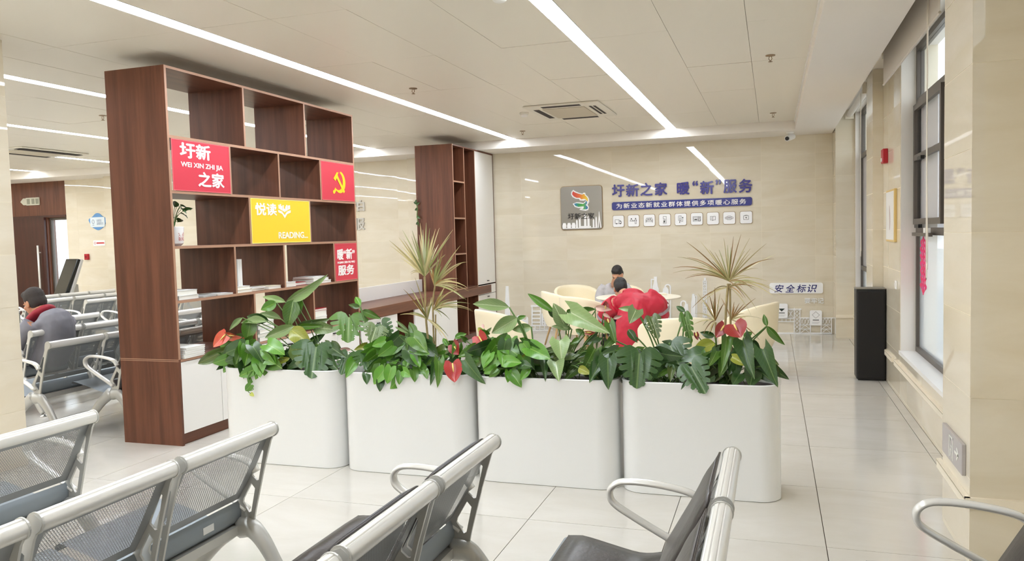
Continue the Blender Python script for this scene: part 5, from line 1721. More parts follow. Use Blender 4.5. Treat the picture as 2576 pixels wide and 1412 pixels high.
# --- man on the left bench, facing left, leaning forward with a phone
P = thing('person', 'man in a grey jacket with dark red collar sitting on a left hall bench', 'person', (-6.9, 5.85, 0))
def W(px, py, y=5.85):
    p = at(px, py, y=y)
    return (p.x + 6.9, p.y - 5.85, p.z)
body, hair, jk, tr, cl = MB(), MB(), MB(), MB(), MB()
hc = W(86, 762, 5.85)
Rh = rot_zx(88, -18)
Lh = head(body, hair, hc, Rh, 1.12)
nb = Vector(W(113, 790))
body.tube([nb, hc], [0.068, 0.062], 12)
pv = Vector((0.10, 0.0, 0.50))
spine = smooth_path([pv, Vector((0.19, 0, 0.66)), Vector(W(140, 812)), Vector(W(122, 797))], 4)
under(body, [tuple(p) for p in spine], [0.165, 0.165, 0.165, 0.165, 0.165, 0.163, 0.16, 0.157, 0.15, 0.142, 0.13, 0.115, 0.095])
jk.tube([tuple(p) for p in spine], [0.145, 0.145, 0.145, 0.145, 0.144, 0.142, 0.14, 0.137, 0.132, 0.125, 0.115, 0.102, 0.085], 18, flat=1.4)
ell(jk, W(136, 812), (0.105, 0.22, 0.08))
for sy in (-1, 1):
    s0 = Vector(W(125, 808)) + Vector((0, sy * 0.19, -0.01))
    e0 = s0 + Vector((-0.17, sy * 0.06, -0.22)); w0 = Vector((-0.22, sy * 0.08, 0.72))
    under(body, smooth_path([s0, (s0 + e0) / 2 + Vector((0, sy * 0.015, 0)), e0, (e0 + w0) / 2, w0], 4), [0.092, 0.09, 0.088, 0.085, 0.082, 0.079, 0.076, 0.073, 0.07, 0.067, 0.064, 0.061, 0.058, 0.055, 0.052, 0.05, 0.048])
    jk.tube(smooth_path([s0, (s0 + e0) / 2 + Vector((0, sy * 0.015, 0)), e0, (e0 + w0) / 2, w0], 4), [0.092, 0.09, 0.088, 0.085, 0.082, 0.079, 0.076, 0.073, 0.07, 0.067, 0.064, 0.061, 0.058, 0.055, 0.052, 0.05, 0.048], 14)
    d_ = (w0 - e0).normalized()
    body.tube([w0 - d_ * 0.04, w0 + d_ * 0.04], [0.03, 0.028], 10)
    hand(body, w0 + d_ * 0.04, d_, (0, -sy, 0.4))
    hip = Vector((0.06, sy * 0.10, 0.50)); kn = Vector((-0.40, sy * 0.14, 0.50)); an = Vector((-0.42, sy * 0.14, 0.10))
    under(body, smooth_path([hip, (hip + kn) / 2, kn, kn * 0.45 + an * 0.55, an], 4), [0.092, 0.09, 0.088, 0.085, 0.082, 0.078, 0.075, 0.072, 0.069, 0.067, 0.064, 0.062, 0.059, 0.057, 0.055, 0.052, 0.05], 0.7)
    tr.tube(smooth_path([hip, (hip + kn) / 2, kn, kn * 0.45 + an * 0.55, an], 4), [0.092, 0.09, 0.088, 0.085, 0.082, 0.078, 0.075, 0.072, 0.069, 0.067, 0.064, 0.062, 0.059, 0.057, 0.055, 0.052, 0.05], 14)
    body.tube([an + Vector((0, 0, 0.03)), an + Vector((0, 0, -0.05))], [0.033, 0.038], 10)
    s_ = MB()
    s_.loft([[(an.x - yy, an.y + w_ * 0.042 * cos(a), max(0.0, 0.035 + hh * sin(a))) for a in [2 * pi * i / 14 for i in range(14)]] for yy, w_, hh in ((-0.075, 0.6, 0.03), (-0.05, 1.0, 0.06), (0.02, 1.05, 0.07), (0.09, 1.1, 0.045), (0.16, 1.0, 0.035), (0.195, 0.55, 0.025))])
    s_.obj('shoe', M_BLACK, P, smooth=True)
cb = Vector(W(116, 792))
ell(cl, W(99, 793), (0.185, 0.118, 0.052), Matrix.Rotation(rad(-33), 3, 'Y'))
ell(cl, W(116, 780), (0.075, 0.10, 0.05), Matrix.Rotation(rad(-33), 3, 'Y'))
fused(body, 'body', mat('tan_skin', (184, 130, 98), 0.5, sub=0.08), P, 0.008, 3)
hb = fused(hair, 'hair', mat('cropped_dark_hair', (48, 40, 36), 0.7, bump=(160.0, 0.6)), P, 0.008, 4)
fused(jk, 'jacket', mat('grey_jacket', (128, 126, 134), 0.75, noise=((5, 5, 5), 0.4, (110, 108, 118))), P, 0.011, 4, (0.12, 0.02))
fused(cl, 'collar', mat('dark_red_collar', (150, 24, 44), 0.6), P, 0.009, 3)
fused(tr, 'trousers', MATS['dark_trousers'], P, 0.011, 4)
face_bits(P, Lh, Rh)
t = thing('phone', 'dark phone held up by the man on the left hall bench', 'phone', (-6.9 - 0.30, 5.85, 0.80))
MB().box(-0.006, 0.006, -0.04, 0.04, 0, 0.155).obj('case', M_BLACK, t, bevel=0.004)
MB().box(0.006, 0.007, -0.036, 0.036, 0.006, 0.149).obj('screen', mat('dim_screen', (120, 128, 120), 0.2), t)

# ================================================================ plants in the planters
def leaf_mat(name, base, vein, back=None, var=0.28, rough=0.28, veins=9.0):
    """leaf: pale midrib and side veins in leaf space (x along, y across), blotchy tone"""
    m = bpy.data.materials.new(name)
    m.use_nodes = True
    nt = m.node_tree
    N, L = nt.nodes.new, nt.links.new
    b = nt.nodes['Principled BSDF']
    b.inputs['Roughness'].default_value = rough
    b.inputs['Specular IOR Level'].default_value = 0.6
    tc = N('ShaderNodeTexCoord')
    sp = N('ShaderNodeSeparateXYZ')
    L(tc.outputs['Object'], sp.inputs[0])
    ab = N('ShaderNodeMath'); ab.operation = 'ABSOLUTE'
    L(sp.outputs[1], ab.inputs[0])
    rib = N('ShaderNodeMath'); rib.operation = 'LESS_THAN'; rib.inputs[1].default_value = 0.018
    L(ab.outputs[0], rib.inputs[0])
    # side veins: lines of x - 0.7|y|
    mu = N('ShaderNodeMath'); mu.operation = 'MULTIPLY_ADD'; mu.inputs[1].default_value = -0.7
    L(ab.outputs[0], mu.inputs[0]); L(sp.outputs[0], mu.inputs[2])
    sc = N('ShaderNodeMath'); sc.operation = 'MULTIPLY'; sc.inputs[1].default_value = veins
    L(mu.outputs[0], sc.inputs[0])
    fr = N('ShaderNodeMath'); fr.operation = 'FRACT'
    L(sc.outputs[0], fr.inputs[0])
    vl = N('ShaderNodeMath'); vl.operation = 'LESS_THAN'; vl.inputs[1].default_value = 0.10
    L(fr.outputs[0], vl.inputs[0])
    vs = N('ShaderNodeMath'); vs.operation = 'MULTIPLY'; vs.inputs[1].default_value = 0.28
    L(vl.outputs[0], vs.inputs[0])
    mx0 = N('ShaderNodeMath'); mx0.operation = 'MAXIMUM'
    L(rib.outputs[0], mx0.inputs[0]); L(vs.outputs[0], mx0.inputs[1])
    nz = N('ShaderNodeTexNoise'); nz.inputs['Scale'].default_value = 4.0
    L(tc.outputs['Object'], nz.inputs['Vector'])
    info = N('ShaderNodeObjectInfo')
    hs = N('ShaderNodeHueSaturation')
    hs.inputs['Color'].default_value = srgb(base) + (1,)
    mr = N('ShaderNodeMapRange'); mr.inputs[3].default_value = 1 - var; mr.inputs[4].default_value = 1 + var
    L(info.outputs['Random'], mr.inputs[0]); L(mr.outputs[0], hs.inputs['Value'])
    mr2 = N('ShaderNodeMapRange'); mr2.inputs[3].default_value = 0.485; mr2.inputs[4].default_value = 0.515
    L(nz.outputs[0], mr2.inputs[0]); L(mr2.outputs[0], hs.inputs['Hue'])
    mix = N('ShaderNodeMix'); mix.data_type = 'RGBA'
    L(mx0.outputs[0], mix.inputs[0]); L(hs.outputs[0], mix.inputs[6])
    mix.inputs[7].default_value = srgb(vein) + (1,)
    L(mix.outputs[2], b.inputs['Base Color'])
    b.inputs['Transmission Weight'].default_value = 0.0
    MATS[name] = m
    return m
LM = {
    'br': leaf_mat('bright_green_leaf', (88, 140, 44), (134, 172, 80)),
    'mi': leaf_mat('mid_green_leaf', (80, 118, 42), (126, 156, 82)),
    'dk': leaf_mat('dark_green_leaf', (52, 84, 38), (98, 124, 72)),
    'pa': leaf_mat('pale_sheen_green_leaf', (130, 154, 98), (184, 198, 152), rough=0.28),  # ceiling sheen put into the leaf colour, also used for pale undersides
    'ol': leaf_mat('olive_leaf', (84, 104, 48), (130, 140, 84)),
    'ye': leaf_mat('yellow_green_leaf', (158, 164, 62), (196, 196, 110)),
    'rd': leaf_mat('red_spathe', (170, 42, 42), (206, 96, 88), rough=0.3),
    'co': leaf_mat('coral_spathe', (206, 88, 66), (232, 150, 120), rough=0.3),
    'dr': leaf_mat('dark_red_spathe', (132, 34, 34), (170, 70, 66), rough=0.3),
    'pk': leaf_mat('pink_white_leaf', (214, 170, 158), (236, 214, 200), rough=0.4),
    'bl': leaf_mat('straw_blade', (178, 163, 114), (200, 188, 140), veins=0.0),
    'bb': leaf_mat('brown_blade', (142, 104, 56), (176, 140, 84), veins=0.0),
    'bg': leaf_mat('green_blade', (142, 148, 92), (178, 178, 122), veins=0.0),
}
M_STEM = mat('green_stem', (88, 120, 56), 0.5)
M_STEMB = mat('brown_stem', (104, 74, 46), 0.6)
M_CANE = mat('pale_cane', (168, 150, 104), 0.7, noise=((40, 40, 18), 0.6, (126, 106, 72)))
M_SPADIX = mat('yellow_spadix', (236, 208, 120), 0.5)


def leaf_outline(kind, t):
    """half width at t along a unit leaf (0 base, 1 tip)"""
    if kind == 'lance':
        return 0.5 * (sin(pi * t ** 0.8)) ** 0.85
    if kind == 'heart':
        return 0.5 * (0.74 + 0.26 * t / 0.22) if t < 0.22 else 0.5 * cos(pi / 2 * (t - 0.22) / 0.78) ** 0.8
    if kind == 'blade':
        return 0.5 * min(1.0, 0.35 + 4 * t) * (1 - t ** 2.2)
    return 0.5 * sin(pi * t)


def leaf_mesh(kind, m, fold=0.18, bend=0.15, wave=0.03):
    key = ('leaf', kind, m.name, fold, bend)
    def make():
        if kind == 'monstera':
            pts_r = []
            lobes = 5
            out = [(0.10, 0.02), (-0.04, 0.10), (-0.10, 0.22), (-0.06, 0.34), (0.04, 0.44)]
            # right half outline with slits
            for i in range(lobes):
                t0 = 0.08 + i * 0.172
                t1 = t0 + 0.105
                w0 = 0.52 * (1 - 0.03 * i - 0.035 * i * i)
                out += [(t0 + 0.05, w0 - 0.01), (t0 + 0.085, w0 + 0.02), (t1 + 0.05, w0 - 0.01), (t1 + 0.062, w0 - 0.06)]
                if i < lobes - 1:
                    out += [(t1 + 0.030, w0 * 0.62), (t1 + 0.048, w0 * 0.5), (t1 + 0.068, w0 * 0.62)]
            out += [(0.97, 0.07), (1.0, 0.0)]
            loop = [(x, y) for x, y in out] + [(x, -y) for x, y in reversed(out[:-1])]
            me = flat_mesh([loop] + [[(0.34 + a, s * 0.10), (0.40 + a, s * 0.13), (0.37 + a, s * 0.09)] for a in (0.0, 0.2) for s in (-1, 1)], 0.0, 'leaf', m)
            bm = bmesh.new(); bm.from_mesh(me)
            bmesh.ops.remove_doubles(bm, verts=bm.verts, dist=1e-5)
            bmesh.ops.triangulate(bm, faces=bm.faces)
            bm.to_mesh(me); bm.free()
            for v in me.vertices:
                x, y = v.co.x, v.co.y
                v.co.z = abs(y) * fold * 0.6 - bend * max(0, x) ** 2 * 0.6 - 0.25 * y * y
            me.shade_smooth()
            return me
        nu = 10 if kind != 'blade' else 9
        nv = 4 if kind != 'blade' else 2
        def fn(a, c):
            t = 0.001 + 0.998 * a
            y = (c - 0.5) * 2 * leaf_outline(kind, t)
            x = t
            if kind == 'heart':          # lobes reach back past the stalk
                x = t - (0.20 * sin(pi * 0.62 * abs(c - 0.5) * 2) * (1 - t / 0.4) if t < 0.4 else 0.0)
            if kind == 'arrow':
                w = 0.5 * (1 - t) ** 0.75 * min(1.0, 0.55 + 2.2 * t)
                y = (c - 0.5) * 2 * w
                x = t - 0.24 * (abs(c - 0.5) * 2) ** 2 * (1 - t) ** 3
            z = abs(y) * fold - bend * t * t + wave * sin(9 * t + 4 * y) * abs(y) * 2
            return (x, y, z)
        return MB().grid(fn, nu, nv).mesh('leaf', m, True)
    return shared(key, make)


class Plant:
    def __init__(self, name, label, base, group=None, cane=False):
        self.t = thing(name, label, 'plant', base, 0, group)
        self.base = Vector(base)
        self.stems = MB()
        self.cane = MB()
        self.rng = random.Random(hash(label) % 1000 if False else sum(map(ord, label)))

    def leaf(self, kind, col, B, T, wr, roll=None, fold=0.26, bend=0.22, stem=True, name='leaf', src=None, r=0.0035):
        """B stalk end, T tip (world); wr width/length; roll degrees about the axis (0 faces the camera)"""
        B, T = Vector(B), Vector(T)
        ax = T - B
        Ln = ax.length
        X = ax.normalized()
        mid = (B + T) / 2
        n = (Vector((0, 0, CAM_H)) - mid).normalized()
        n = (n - X * n.dot(X)).normalized()
        if roll is None:
            roll = self.rng.uniform(-28, 28)
        n = Matrix.Rotation(rad(roll), 3, X) @ n
        Y = n.cross(X).normalized()
        k = 1.0 / max(0.45, cos(rad(roll)))
        R = Matrix((X * Ln, Y * Ln * wr * k, n * Ln)).transposed().to_4x4()
        o = link(name, leaf_mesh(kind, LM[col], fold, bend), self.t)
        o.matrix_local = Matrix.Translation(B - self.base) @ R
        if stem:
            s = Vector(src) if src is not None else Vector((self.base.x + self.rng.uniform(-0.06, 0.06), self.base.y + self.rng.uniform(-0.05, 0.05), self.base.z))
            m = (s * 0.5 + B * 0.5) + Vector((0, 0, 0.04 + 0.12 * (B - s).length)) * (0.5 if B.z > s.z else 1.2)
            pts = smooth_path([s - self.base, m - self.base, B - self.base], 5)
            self.stems.tube(pts, r, 6)
        return o

    def spathe(self, col, B, T, wr, roll=0):
        o = self.leaf('heart', col, B, T, wr, roll, 0.25, -0.05, name='flower')
        # spadix rises from the stalk end
        X = (Vector(T) - Vector(B))
        n = (Vector((0, 0, CAM_H)) - Vector(B)).normalized()
        p0 = Vector(B) - self.base
        MB().tube([p0, p0 + X * 0.18 + n * 0.018, p0 + X * 0.42 + n * 0.035], [0.005, 0.006, 0.003], 8).obj('spadix', M_SPADIX, self.t, smooth=True)
        return o

    def cluster(self, n, cx, cy, rx, ry, y0, y1, size, cols, conv, kind='heart', zmin=None):
        """dense leaf mound seen around a photo region"""
        for i in range(n):
            a = self.rng.uniform(0, 2 * pi)
            q = math.sqrt(self.rng.uniform(0.02, 1))
            u, v = cx + rx * q * cos(a), cy + ry * q * sin(a)
            y = self.rng.uniform(y0, y1)
            B = conv(u, v, y)
            if B.z < 0.66 and B.y > 4.70: B.z = self.rng.uniform(0.66, 0.74)
            ang = math.atan2((u - cx) * 0.8 + self.rng.uniform(-.5, .5) * rx, (v - cy) * 0.5 + ry * 0.9)
            s = size * self.rng.uniform(0.75, 1.25)
            d = Vector((sin(ang) * 0.9, -0.45 * self.rng.uniform(0.2, 1.2), -cos(ang) * self.rng.uniform(0.2, 0.9))).normalized()
            T = B + d * s
            if T.y < 4.70 and T.z < 0.60: T.z = 0.60 + 0.4 * (T.z - 0.60)
            if 4.72 < T.y and T.z < 0.64: T.z = 0.66
            self.leaf(kind, self.rng.choice(cols), B, T, self.rng.uniform(0.62, 0.8), self.rng.uniform(-40, 40), 0.22, 0.2, stem=(i % 2 == 0), src=(self.base.x + self.rng.uniform(-.12, .12), self.base.y, self.base.z), r=0.0025)

    def done(self):
        if self.stems.v:
            self.stems.obj('stems', M_STEM, self.t, smooth=True)
        if self.cane.v:
            self.cane.obj('canes', M_CANE, self.t, smooth=True)
        return self.t


def conv(ox, oy, k):
    return lambda u, v, y: at(ox + u / k, oy + v / k, y=y)
YC = 4.92          # centre line of the planters
ZSOIL = 0.645
PG = 'plants growing in the planters'
HANG, MID = 4.66, 4.88

# ---- leftmost planter
c = conv(470, 680, 4.279)
p = Plant('peace_lily', 'large leafy plant with long arching leaves in the leftmost planter', (-3.12, YC, ZSOIL), PG)
for kind, col, b0, t0, w, yb, yt, roll in (
        ('lance', 'pa', (1075, 330), (1500, 98), 0.20, 4.95, 4.98, 20), ('lance', 'pa', (1065, 345), (798, 272), 0.26, 4.95, 4.9, 10), ('lance', 'br', (965, 345), (795, 430), 0.62, 4.92, 4.85, 0),
        ('lance', 'mi', (1150, 318), (1085, 610), 0.58, 4.95, 4.86, 5), ('lance', 'br', (1215, 275), (1205, 485), 0.42, 4.98, 4.96, 10), ('lance', 'dk', (885, 545), (620, 492), 0.40, 4.92, 4.88, 0),
        ('lance', 'pa', (865, 555), (560, 535), 0.26, 4.9, 4.84, 30), ('lance', 'pa', (600, 512), (445, 640), 0.30, 4.86, 4.80, 20), ('lance', 'pa', (1020, 530), (745, 440), 0.24, 4.95, 4.95, 20), ('lance', 'mi', (690, 525), (645, 760), 0.68, 4.9, 4.84, 0),
        ('lance', 'pa', (1190, 600), (1515, 545), 0.26, 4.95, 4.95, 15), ('lance', 'mi', (1200, 610), (1430, 600), 0.24, 4.93, 4.9, 0), ('lance', 'pa', (1360, 610), (1580, 640), 0.42, 4.97, 4.9, 0),
        ('lance', 'pa', (1155, 600), (825, 735), 0.36, 4.9, 4.8, 0), ('lance', 'ye', (1120, 640), (1310, 780), 0.6, 4.88, 4.82, 0), ('lance', 'mi', (960, 760), (900, 690), 0.5, 4.95, 4.9, 0)):
    p.leaf(kind, col, c(*b0, yb), c(*t0, yt), w, roll)
p.done()
p = Plant('monstera', 'dark split-leaf monstera at the right of the leftmost planter', (-2.98, YC - 0.06, ZSOIL), PG)
p.leaf('monstera', 'dk', c(1398, 790, 4.80), c(1345, 1150, HANG), 1.25, 0)
p.leaf('monstera', 'dk', c(1490, 900, 4.86), c(1560, 1075, 4.80), 0.9, 20)
p.leaf('heart', 'ol', c(1560, 830, 4.88), c(1660, 900, 4.8), 0.7, 0)
p.leaf('lance', 'ye', c(1110, 945, 4.80), c(905, 1010, 4.72), 0.32, 0)
p.leaf('lance', 'dk', c(1300, 800, 4.95), c(1480, 690, 4.98), 0.4, 0)
p.cluster(26, 1250, 900, 360, 130, 4.78, 5.02, 0.14, ['dk', 'dk', 'mi', 'ol'], c, 'arrow')
p.done()
p = Plant('pothos', 'bright green pothos mound with a trailing vine in the leftmost planter', (-3.58, YC - 0.04, ZSOIL), PG)
p.cluster(60, 690, 895, 255, 165, 4.70, 5.0, 0.135, ['br', 'br', 'mi', 'dk'], c)
p.leaf('heart', 'br', c(735, 1065, 4.70), c(550, 1150, HANG - 0.01), 0.62, 0)
p.cluster(12, 560, 960, 120, 70, 4.74, 4.9, 0.13, ['mi', 'dk'], c)
vine = smooth_path([c(700, 1090, 4.685), c(660, 1150, 4.668), c(685, 1230, 4.666), c(715, 1285, 4.664), c(660, 1305, 4.664), c(690, 1330, 4.663)], 5)
p.stems.tube([q - p.base for q in vine], 0.0028, 6)
p.leaf('heart', 'br', c(690, 1235, 4.664), c(625, 1310, 4.655), 0.8, 0, stem=False)
p.leaf('heart', 'ye', c(690, 1330, 4.662), c(720, 1355, 4.655), 0.9, 0, stem=False)
p.done()
p = Plant('anthurium', 'coral flowered anthurium at the left end of the leftmost planter', (-3.70, YC, ZSOIL), PG)
p.spathe('co', c(418, 690, 4.90), c(285, 832, 4.82), 0.72, 10)
p.spathe('co', c(440, 700, 4.92), c(605, 715, 4.88), 0.35, 30)
p.leaf('heart', 'co', c(640, 745, 4.92), c(575, 800, 4.88), 0.9, 0)
p.leaf('lance', 'ol', c(480, 830, 4.86), c(66, 1035, 4.80), 0.27, 0)
p.leaf('lance', 'br', c(620, 800, 4.84), c(490, 880, 4.78), 0.5, 20)
p.leaf('lance', 'ol', c(395, 880, 4.88), c(520, 1010, 4.76), 0.5, 0)
p.leaf('heart', 'dk', c(400, 1020, 4.84), c(340, 1060, 4.74), 0.4, 0)
p.leaf('heart', 'mi', c(380, 900, 4.84), c(330, 890, 4.8), 0.4, 0)
p.done()

# ---- second planter
c = conv(820, 560, 3.283)
p = Plant('monstera', 'pale green split-leaf monstera at the left of the second planter', (-2.66, YC, ZSOIL), PG)
for kind, col, b0, t0, w, yb, yt, roll in (
        ('monstera', 'mi', (192, 760), (180, 985), 1.25, 4.95, 4.86, 0), ('monstera', 'pa', (420, 850), (375, 985), 1.4, 4.93, 4.86, 0), ('monstera', 'dk', (450, 830), (540, 960), 0.9, 5.0, 4.95, 15),
        ('lance', 'br', (285, 690), (240, 605), 0.5, 4.98, 5.0, 0), ('lance', 'mi', (280, 700), (190, 680), 0.5, 4.95, 4.9, 0), ('monstera', 'dk', (335, 1060), (352, 1210), 1.2, 4.82, 4.72, 0),
        ('lance', 'br', (248, 1100), (172, 1268), 0.5, 4.78, HANG, 0), ('monstera', 'dk', (190, 1075), (125, 1245), 0.75, 4.82, 4.69, 10), ('heart', 'ye', (330, 1015), (240, 1050), 0.5, 4.88, 4.8, 0),
        ('lance', 'pk', (205, 1050), (110, 1045), 0.35, 4.86, 4.8, 0), ('lance', 'mi', (300, 730), (440, 790), 0.35, 5.0, 4.98, 0), ('monstera', 'mi', (480, 1000), (430, 1120), 0.9, 4.9, 4.8, 0)):
    p.leaf(kind, col, c(*b0, yb), c(*t0, yt), w, roll)
p.done()
p = Plant('pothos', 'glossy green pothos mound in the middle of the second planter', (-2.36, YC - 0.03, ZSOIL), PG)
p.cluster(84, 620, 1080, 215, 165, 4.72, 5.0, 0.125, ['br', 'br', 'mi', 'dk', 'br'], c)
for b0, t0, col in (((480, 1220), (385, 1335), 'br'), ((540, 1200), (500, 1330), 'br'), ((620, 1240), (600, 1335), 'br'), ((720, 1225), (740, 1310), 'mi'), ((450, 1300), (446, 1392), 'dk'), ((820, 1225), (835, 1285), 'mi'), ((330, 1250), (340, 1330), 'dk'), ((640, 1225), (700, 1270), 'br')):
    p.leaf('heart', col, c(*b0, 4.70), c(*t0, HANG), 0.75)
p.leaf('lance', 'mi', c(745, 935, 4.9), c(685, 815, 4.92), 0.5, 0)
p.leaf('lance', 'pa', c(690, 905, 4.9), c(565, 800, 4.92), 0.16, 0)
p.leaf('lance', 'pa', c(680, 915, 4.9), c(555, 855, 4.92), 0.16, 0)
p.done()
p = Plant('anthurium', 'anthurium with a red flower hanging over the rim of the second planter', (-2.03, YC - 0.04, ZSOIL), PG)
p.spathe('rd', c(1045, 1165, 4.70), c(1065, 1325, HANG - 0.01), 0.92, 0)
p.spathe('dr', c(1050, 1010, 4.90), c(1100, 1095, 4.84), 0.8, 20)
for kind, col, b0, t0, w, yb, yt in (('arrow', 'mi', (930, 1140), (935, 1355), 0.5, 4.72, HANG - .01), ('arrow', 'dk', (905, 1150), (868, 1338), 0.45, 4.74, HANG), ('arrow', 'dk', (1150, 1135), (1288, 1335), 0.62, 4.72, HANG),
                                     ('lance', 'mi', (1275, 1040), (1095, 1095), 0.5, 4.9, 4.8), ('lance', 'br', (1065, 955), (1158, 912), 0.5, 4.95, 4.98), ('heart', 'mi', (960, 1050), (900, 1130), 0.7, 4.86, 4.76), ('lance', 'br', (1010, 1020), (960, 950), 0.5, 4.95, 4.97), ('heart', 'ol', (990, 1040), (940, 1090), .7, 4.9, 4.8)):
    p.leaf(kind, col, c(*b0, yb), c(*t0, yt), w)
p.cluster(22, 1060, 1110, 200, 110, 4.80, 5.0, 0.12, ['mi', 'dk', 'br'], c, 'arrow')
p.done()


def blades(p, crown, tips, cv, y, w, rnd, extra=1):
    """dracaena crown: narrow arching blades to the listed tips, each its own object"""
    C0 = cv(*crown, y)
    tips = list(tips)
    for tx, ty, col in list(tips)[::extra]:      # shorter blades between the long ones
        a, k2 = rnd.uniform(-0.22, 0.22), rnd.uniform(0.55, 0.95)
        ux, uy = (tx - crown[0]) * k2, (ty - crown[1]) * k2
        tips.append((crown[0] + ux * cos(a) - uy * sin(a), crown[1] + ux * sin(a) + uy * cos(a), rnd.choice(['bl', 'bg', col])))
    for tx, ty, col in tips:
        dy = rnd.uniform(-0.22, 0.22)
        T = cv(tx, ty, y + dy)
        d = T - C0
        Ln = d.length
        sag = 0.10 * Ln * (1.0 if d.z < 0.5 * Ln else 0.35)
        n0 = (Vector((0, 0, CAM_H)) - C0).normalized()
        side = d.cross(n0).normalized()
        if rnd.random() < 0.5: side = (side + n0 * rnd.uniform(-0.8, 0.8)).normalized()
        k = 8
        b = MB()
        vs = []
        for i in range(k + 1):
            t = i / k
            q = C0 + d * t + Vector((0, 0, 4 * sag * t * (1 - t))) - p.base
            hw = w * (0.55 + 1.4 * t if t < 0.3 else 1.0) * (1 - t ** 2.5) + 0.0006
            vs += [q - side * hw, q + side * hw]
        b.v = [tuple(q) for q in vs]
        b.f = [(2 * i, 2 * i + 1, 2 * i + 3, 2 * i + 2) for i in range(k)]
        b.obj('leaf', LM[col], p.t, smooth=True)

rb = random.Random(5)
p = Plant('dracaena', 'shorter spiky dracaena with straw coloured leaves in the second planter', (-2.20, YC + 0.03, ZSOIL), PG)
yd = YC + 0.03
def cane(p, cv, pts, y, r):
    q = smooth_path([cv(a, b_, y) - p.base for a, b_ in pts], 4)
    q[-1].z = min(q[-1].z, 0.0)
    p.cane.tube(q, r, 8)
cane(p, c, [(815, 450), (820, 600), (825, 780), (845, 1000), (850, 1130)], yd, 0.008)
cane(p, c, [(905, 500), (885, 640), (885, 800), (890, 1000), (885, 1130)], yd, 0.0065)
cane(p, c, [(905, 760), (905, 900), (905, 1130)], yd, 0.006)
B, G, S_ = 'bb', 'bg', 'bl'
blades(p, (815, 445), [(530, 190, S_), (522, 148, S_), (632, 62, G), (600, 122, S_), (712, 66, G), (778, 4, S_), (828, 2, G), (858, 45, G), (905, 52, S_), (936, 45, S_), (1050, 58, S_), (1025, 112, G), (695, 415, S_), (615, 292, S_), (745, 130, G), (800, 60, G), (880, 110, S_), (840, 200, G), (770, 100, S_), (700, 200, S_), (930, 180, S_)], c, yd, 0.0060, rb)
blades(p, (895, 520), [(965, 228, B), (960, 282, G), (1048, 288, G), (1170, 325, S_), (1110, 190, S_), (1088, 465, S_), (870, 300, B), (930, 260, G), (840, 360, B), (1160, 640, G), (1120, 560, S_), (1180, 568, S_), (985, 480, B)], c, yd, 0.0056, rb)
blades(p, (890, 720), [(1215, 735, S_), (1200, 720, S_), (1060, 650, S_), (985, 600, B), (1025, 805, G), (1010, 480, S_), (1090, 560, S_), (960, 560, G), (1000, 680, B), (940, 640, S_)], c, yd, 0.0046, rb)
blades(p, (838, 800), [(735, 455, S_), (712, 630, S_), (612, 762, S_), (760, 660, G), (640, 550, B), (870, 620, S_), (900, 560, S_), (1010, 940, G), (1020, 1000, S_)], c, yd, 0.005, rb)
p.done()

# ---- third planter
c = conv(1160, 720, 5.043)
p = Plant('pothos', 'bright green pothos mound at the left of the third planter', (-1.55, YC - 0.03, ZSOIL), PG)
p.cluster(76, 600, 880, 310, 220, 4.72, 5.0, 0.125, ['br', 'br', 'mi', 'dk'], c)
for b0, t0, col in (((430, 1040), (290, 1110), 'br'), ((600, 1080), (600, 1215), 'br'), ((640, 1100), (760, 1272), 'br'), ((840, 1060), (755, 1190), 'br'), ((450, 1060), (365, 1160), 'mi'), ((760, 1000), (880, 1010), 'dk'), ((560, 960), (740, 960), 'br')):
    p.leaf('heart', col, c(*b0, 4.70), c(*t0, HANG), 0.72)
p.leaf('lance', 'ye', c(930, 840, 4.82), c(740, 920, 4.76), 0.35, 0)
p.done()
p = Plant('anthurium', 'anthurium with a dark red flower at the left end of the third planter', (-1.74, YC, ZSOIL), PG)
p.spathe('rd', c(225, 640, 4.86), c(345, 840, 4.80), 0.75, 25)
for kind, col, b0, t0, w, yb, yt in (('lance', 'mi', (285, 770), (0, 860), 0.5, 4.86, 4.78), ('lance', 'ye', (300, 590), (195, 530), 0.5, 4.95, 4.97), ('lance', 'pa', (310, 590), (392, 530), 0.4, 4.95, 4.97), ('lance', 'pk', (290, 540), (265, 470), 0.4, 4.97, 5.0), ('heart', 'br', (330, 620), (250, 560), 0.7, 4.95, 4.9), ('heart', 'mi', (60, 690), (0, 640), 0.6, 4.95, 4.9), ('heart', 'ol', (230, 960), (300, 1010), .7, 4.8, 4.74)):
    p.leaf(kind, col, c(*b0, yb), c(*t0, yt), w)
p.done()
p = Plant('philodendron', 'tall arching arrow-leaved plant in the middle of the third planter', (-1.32, YC, ZSOIL), PG)
src1 = c(930, 1000, 4.9)
for kind, col, b0, t0, w, yb, yt, roll in (
        ('lance', 'pa', (612, 270), (125, 205), 0.30, 4.93, 4.9, 10), ('lance', 'pa', (715, 400), (385, 600), 0.52, 4.92, 4.85, 0), ('lance', 'br', (715, 412), (818, 380), 0.5, 4.93, 4.93, 0), ('lance', 'pa', (890, 520), (650, 555), 0.50, 4.95, 4.9, 0)):
    p.leaf(kind, col, c(*b0, yb), c(*t0, yt), w, roll, src=src1, r=0.0055)
src2 = c(1330, 1100, 4.9)
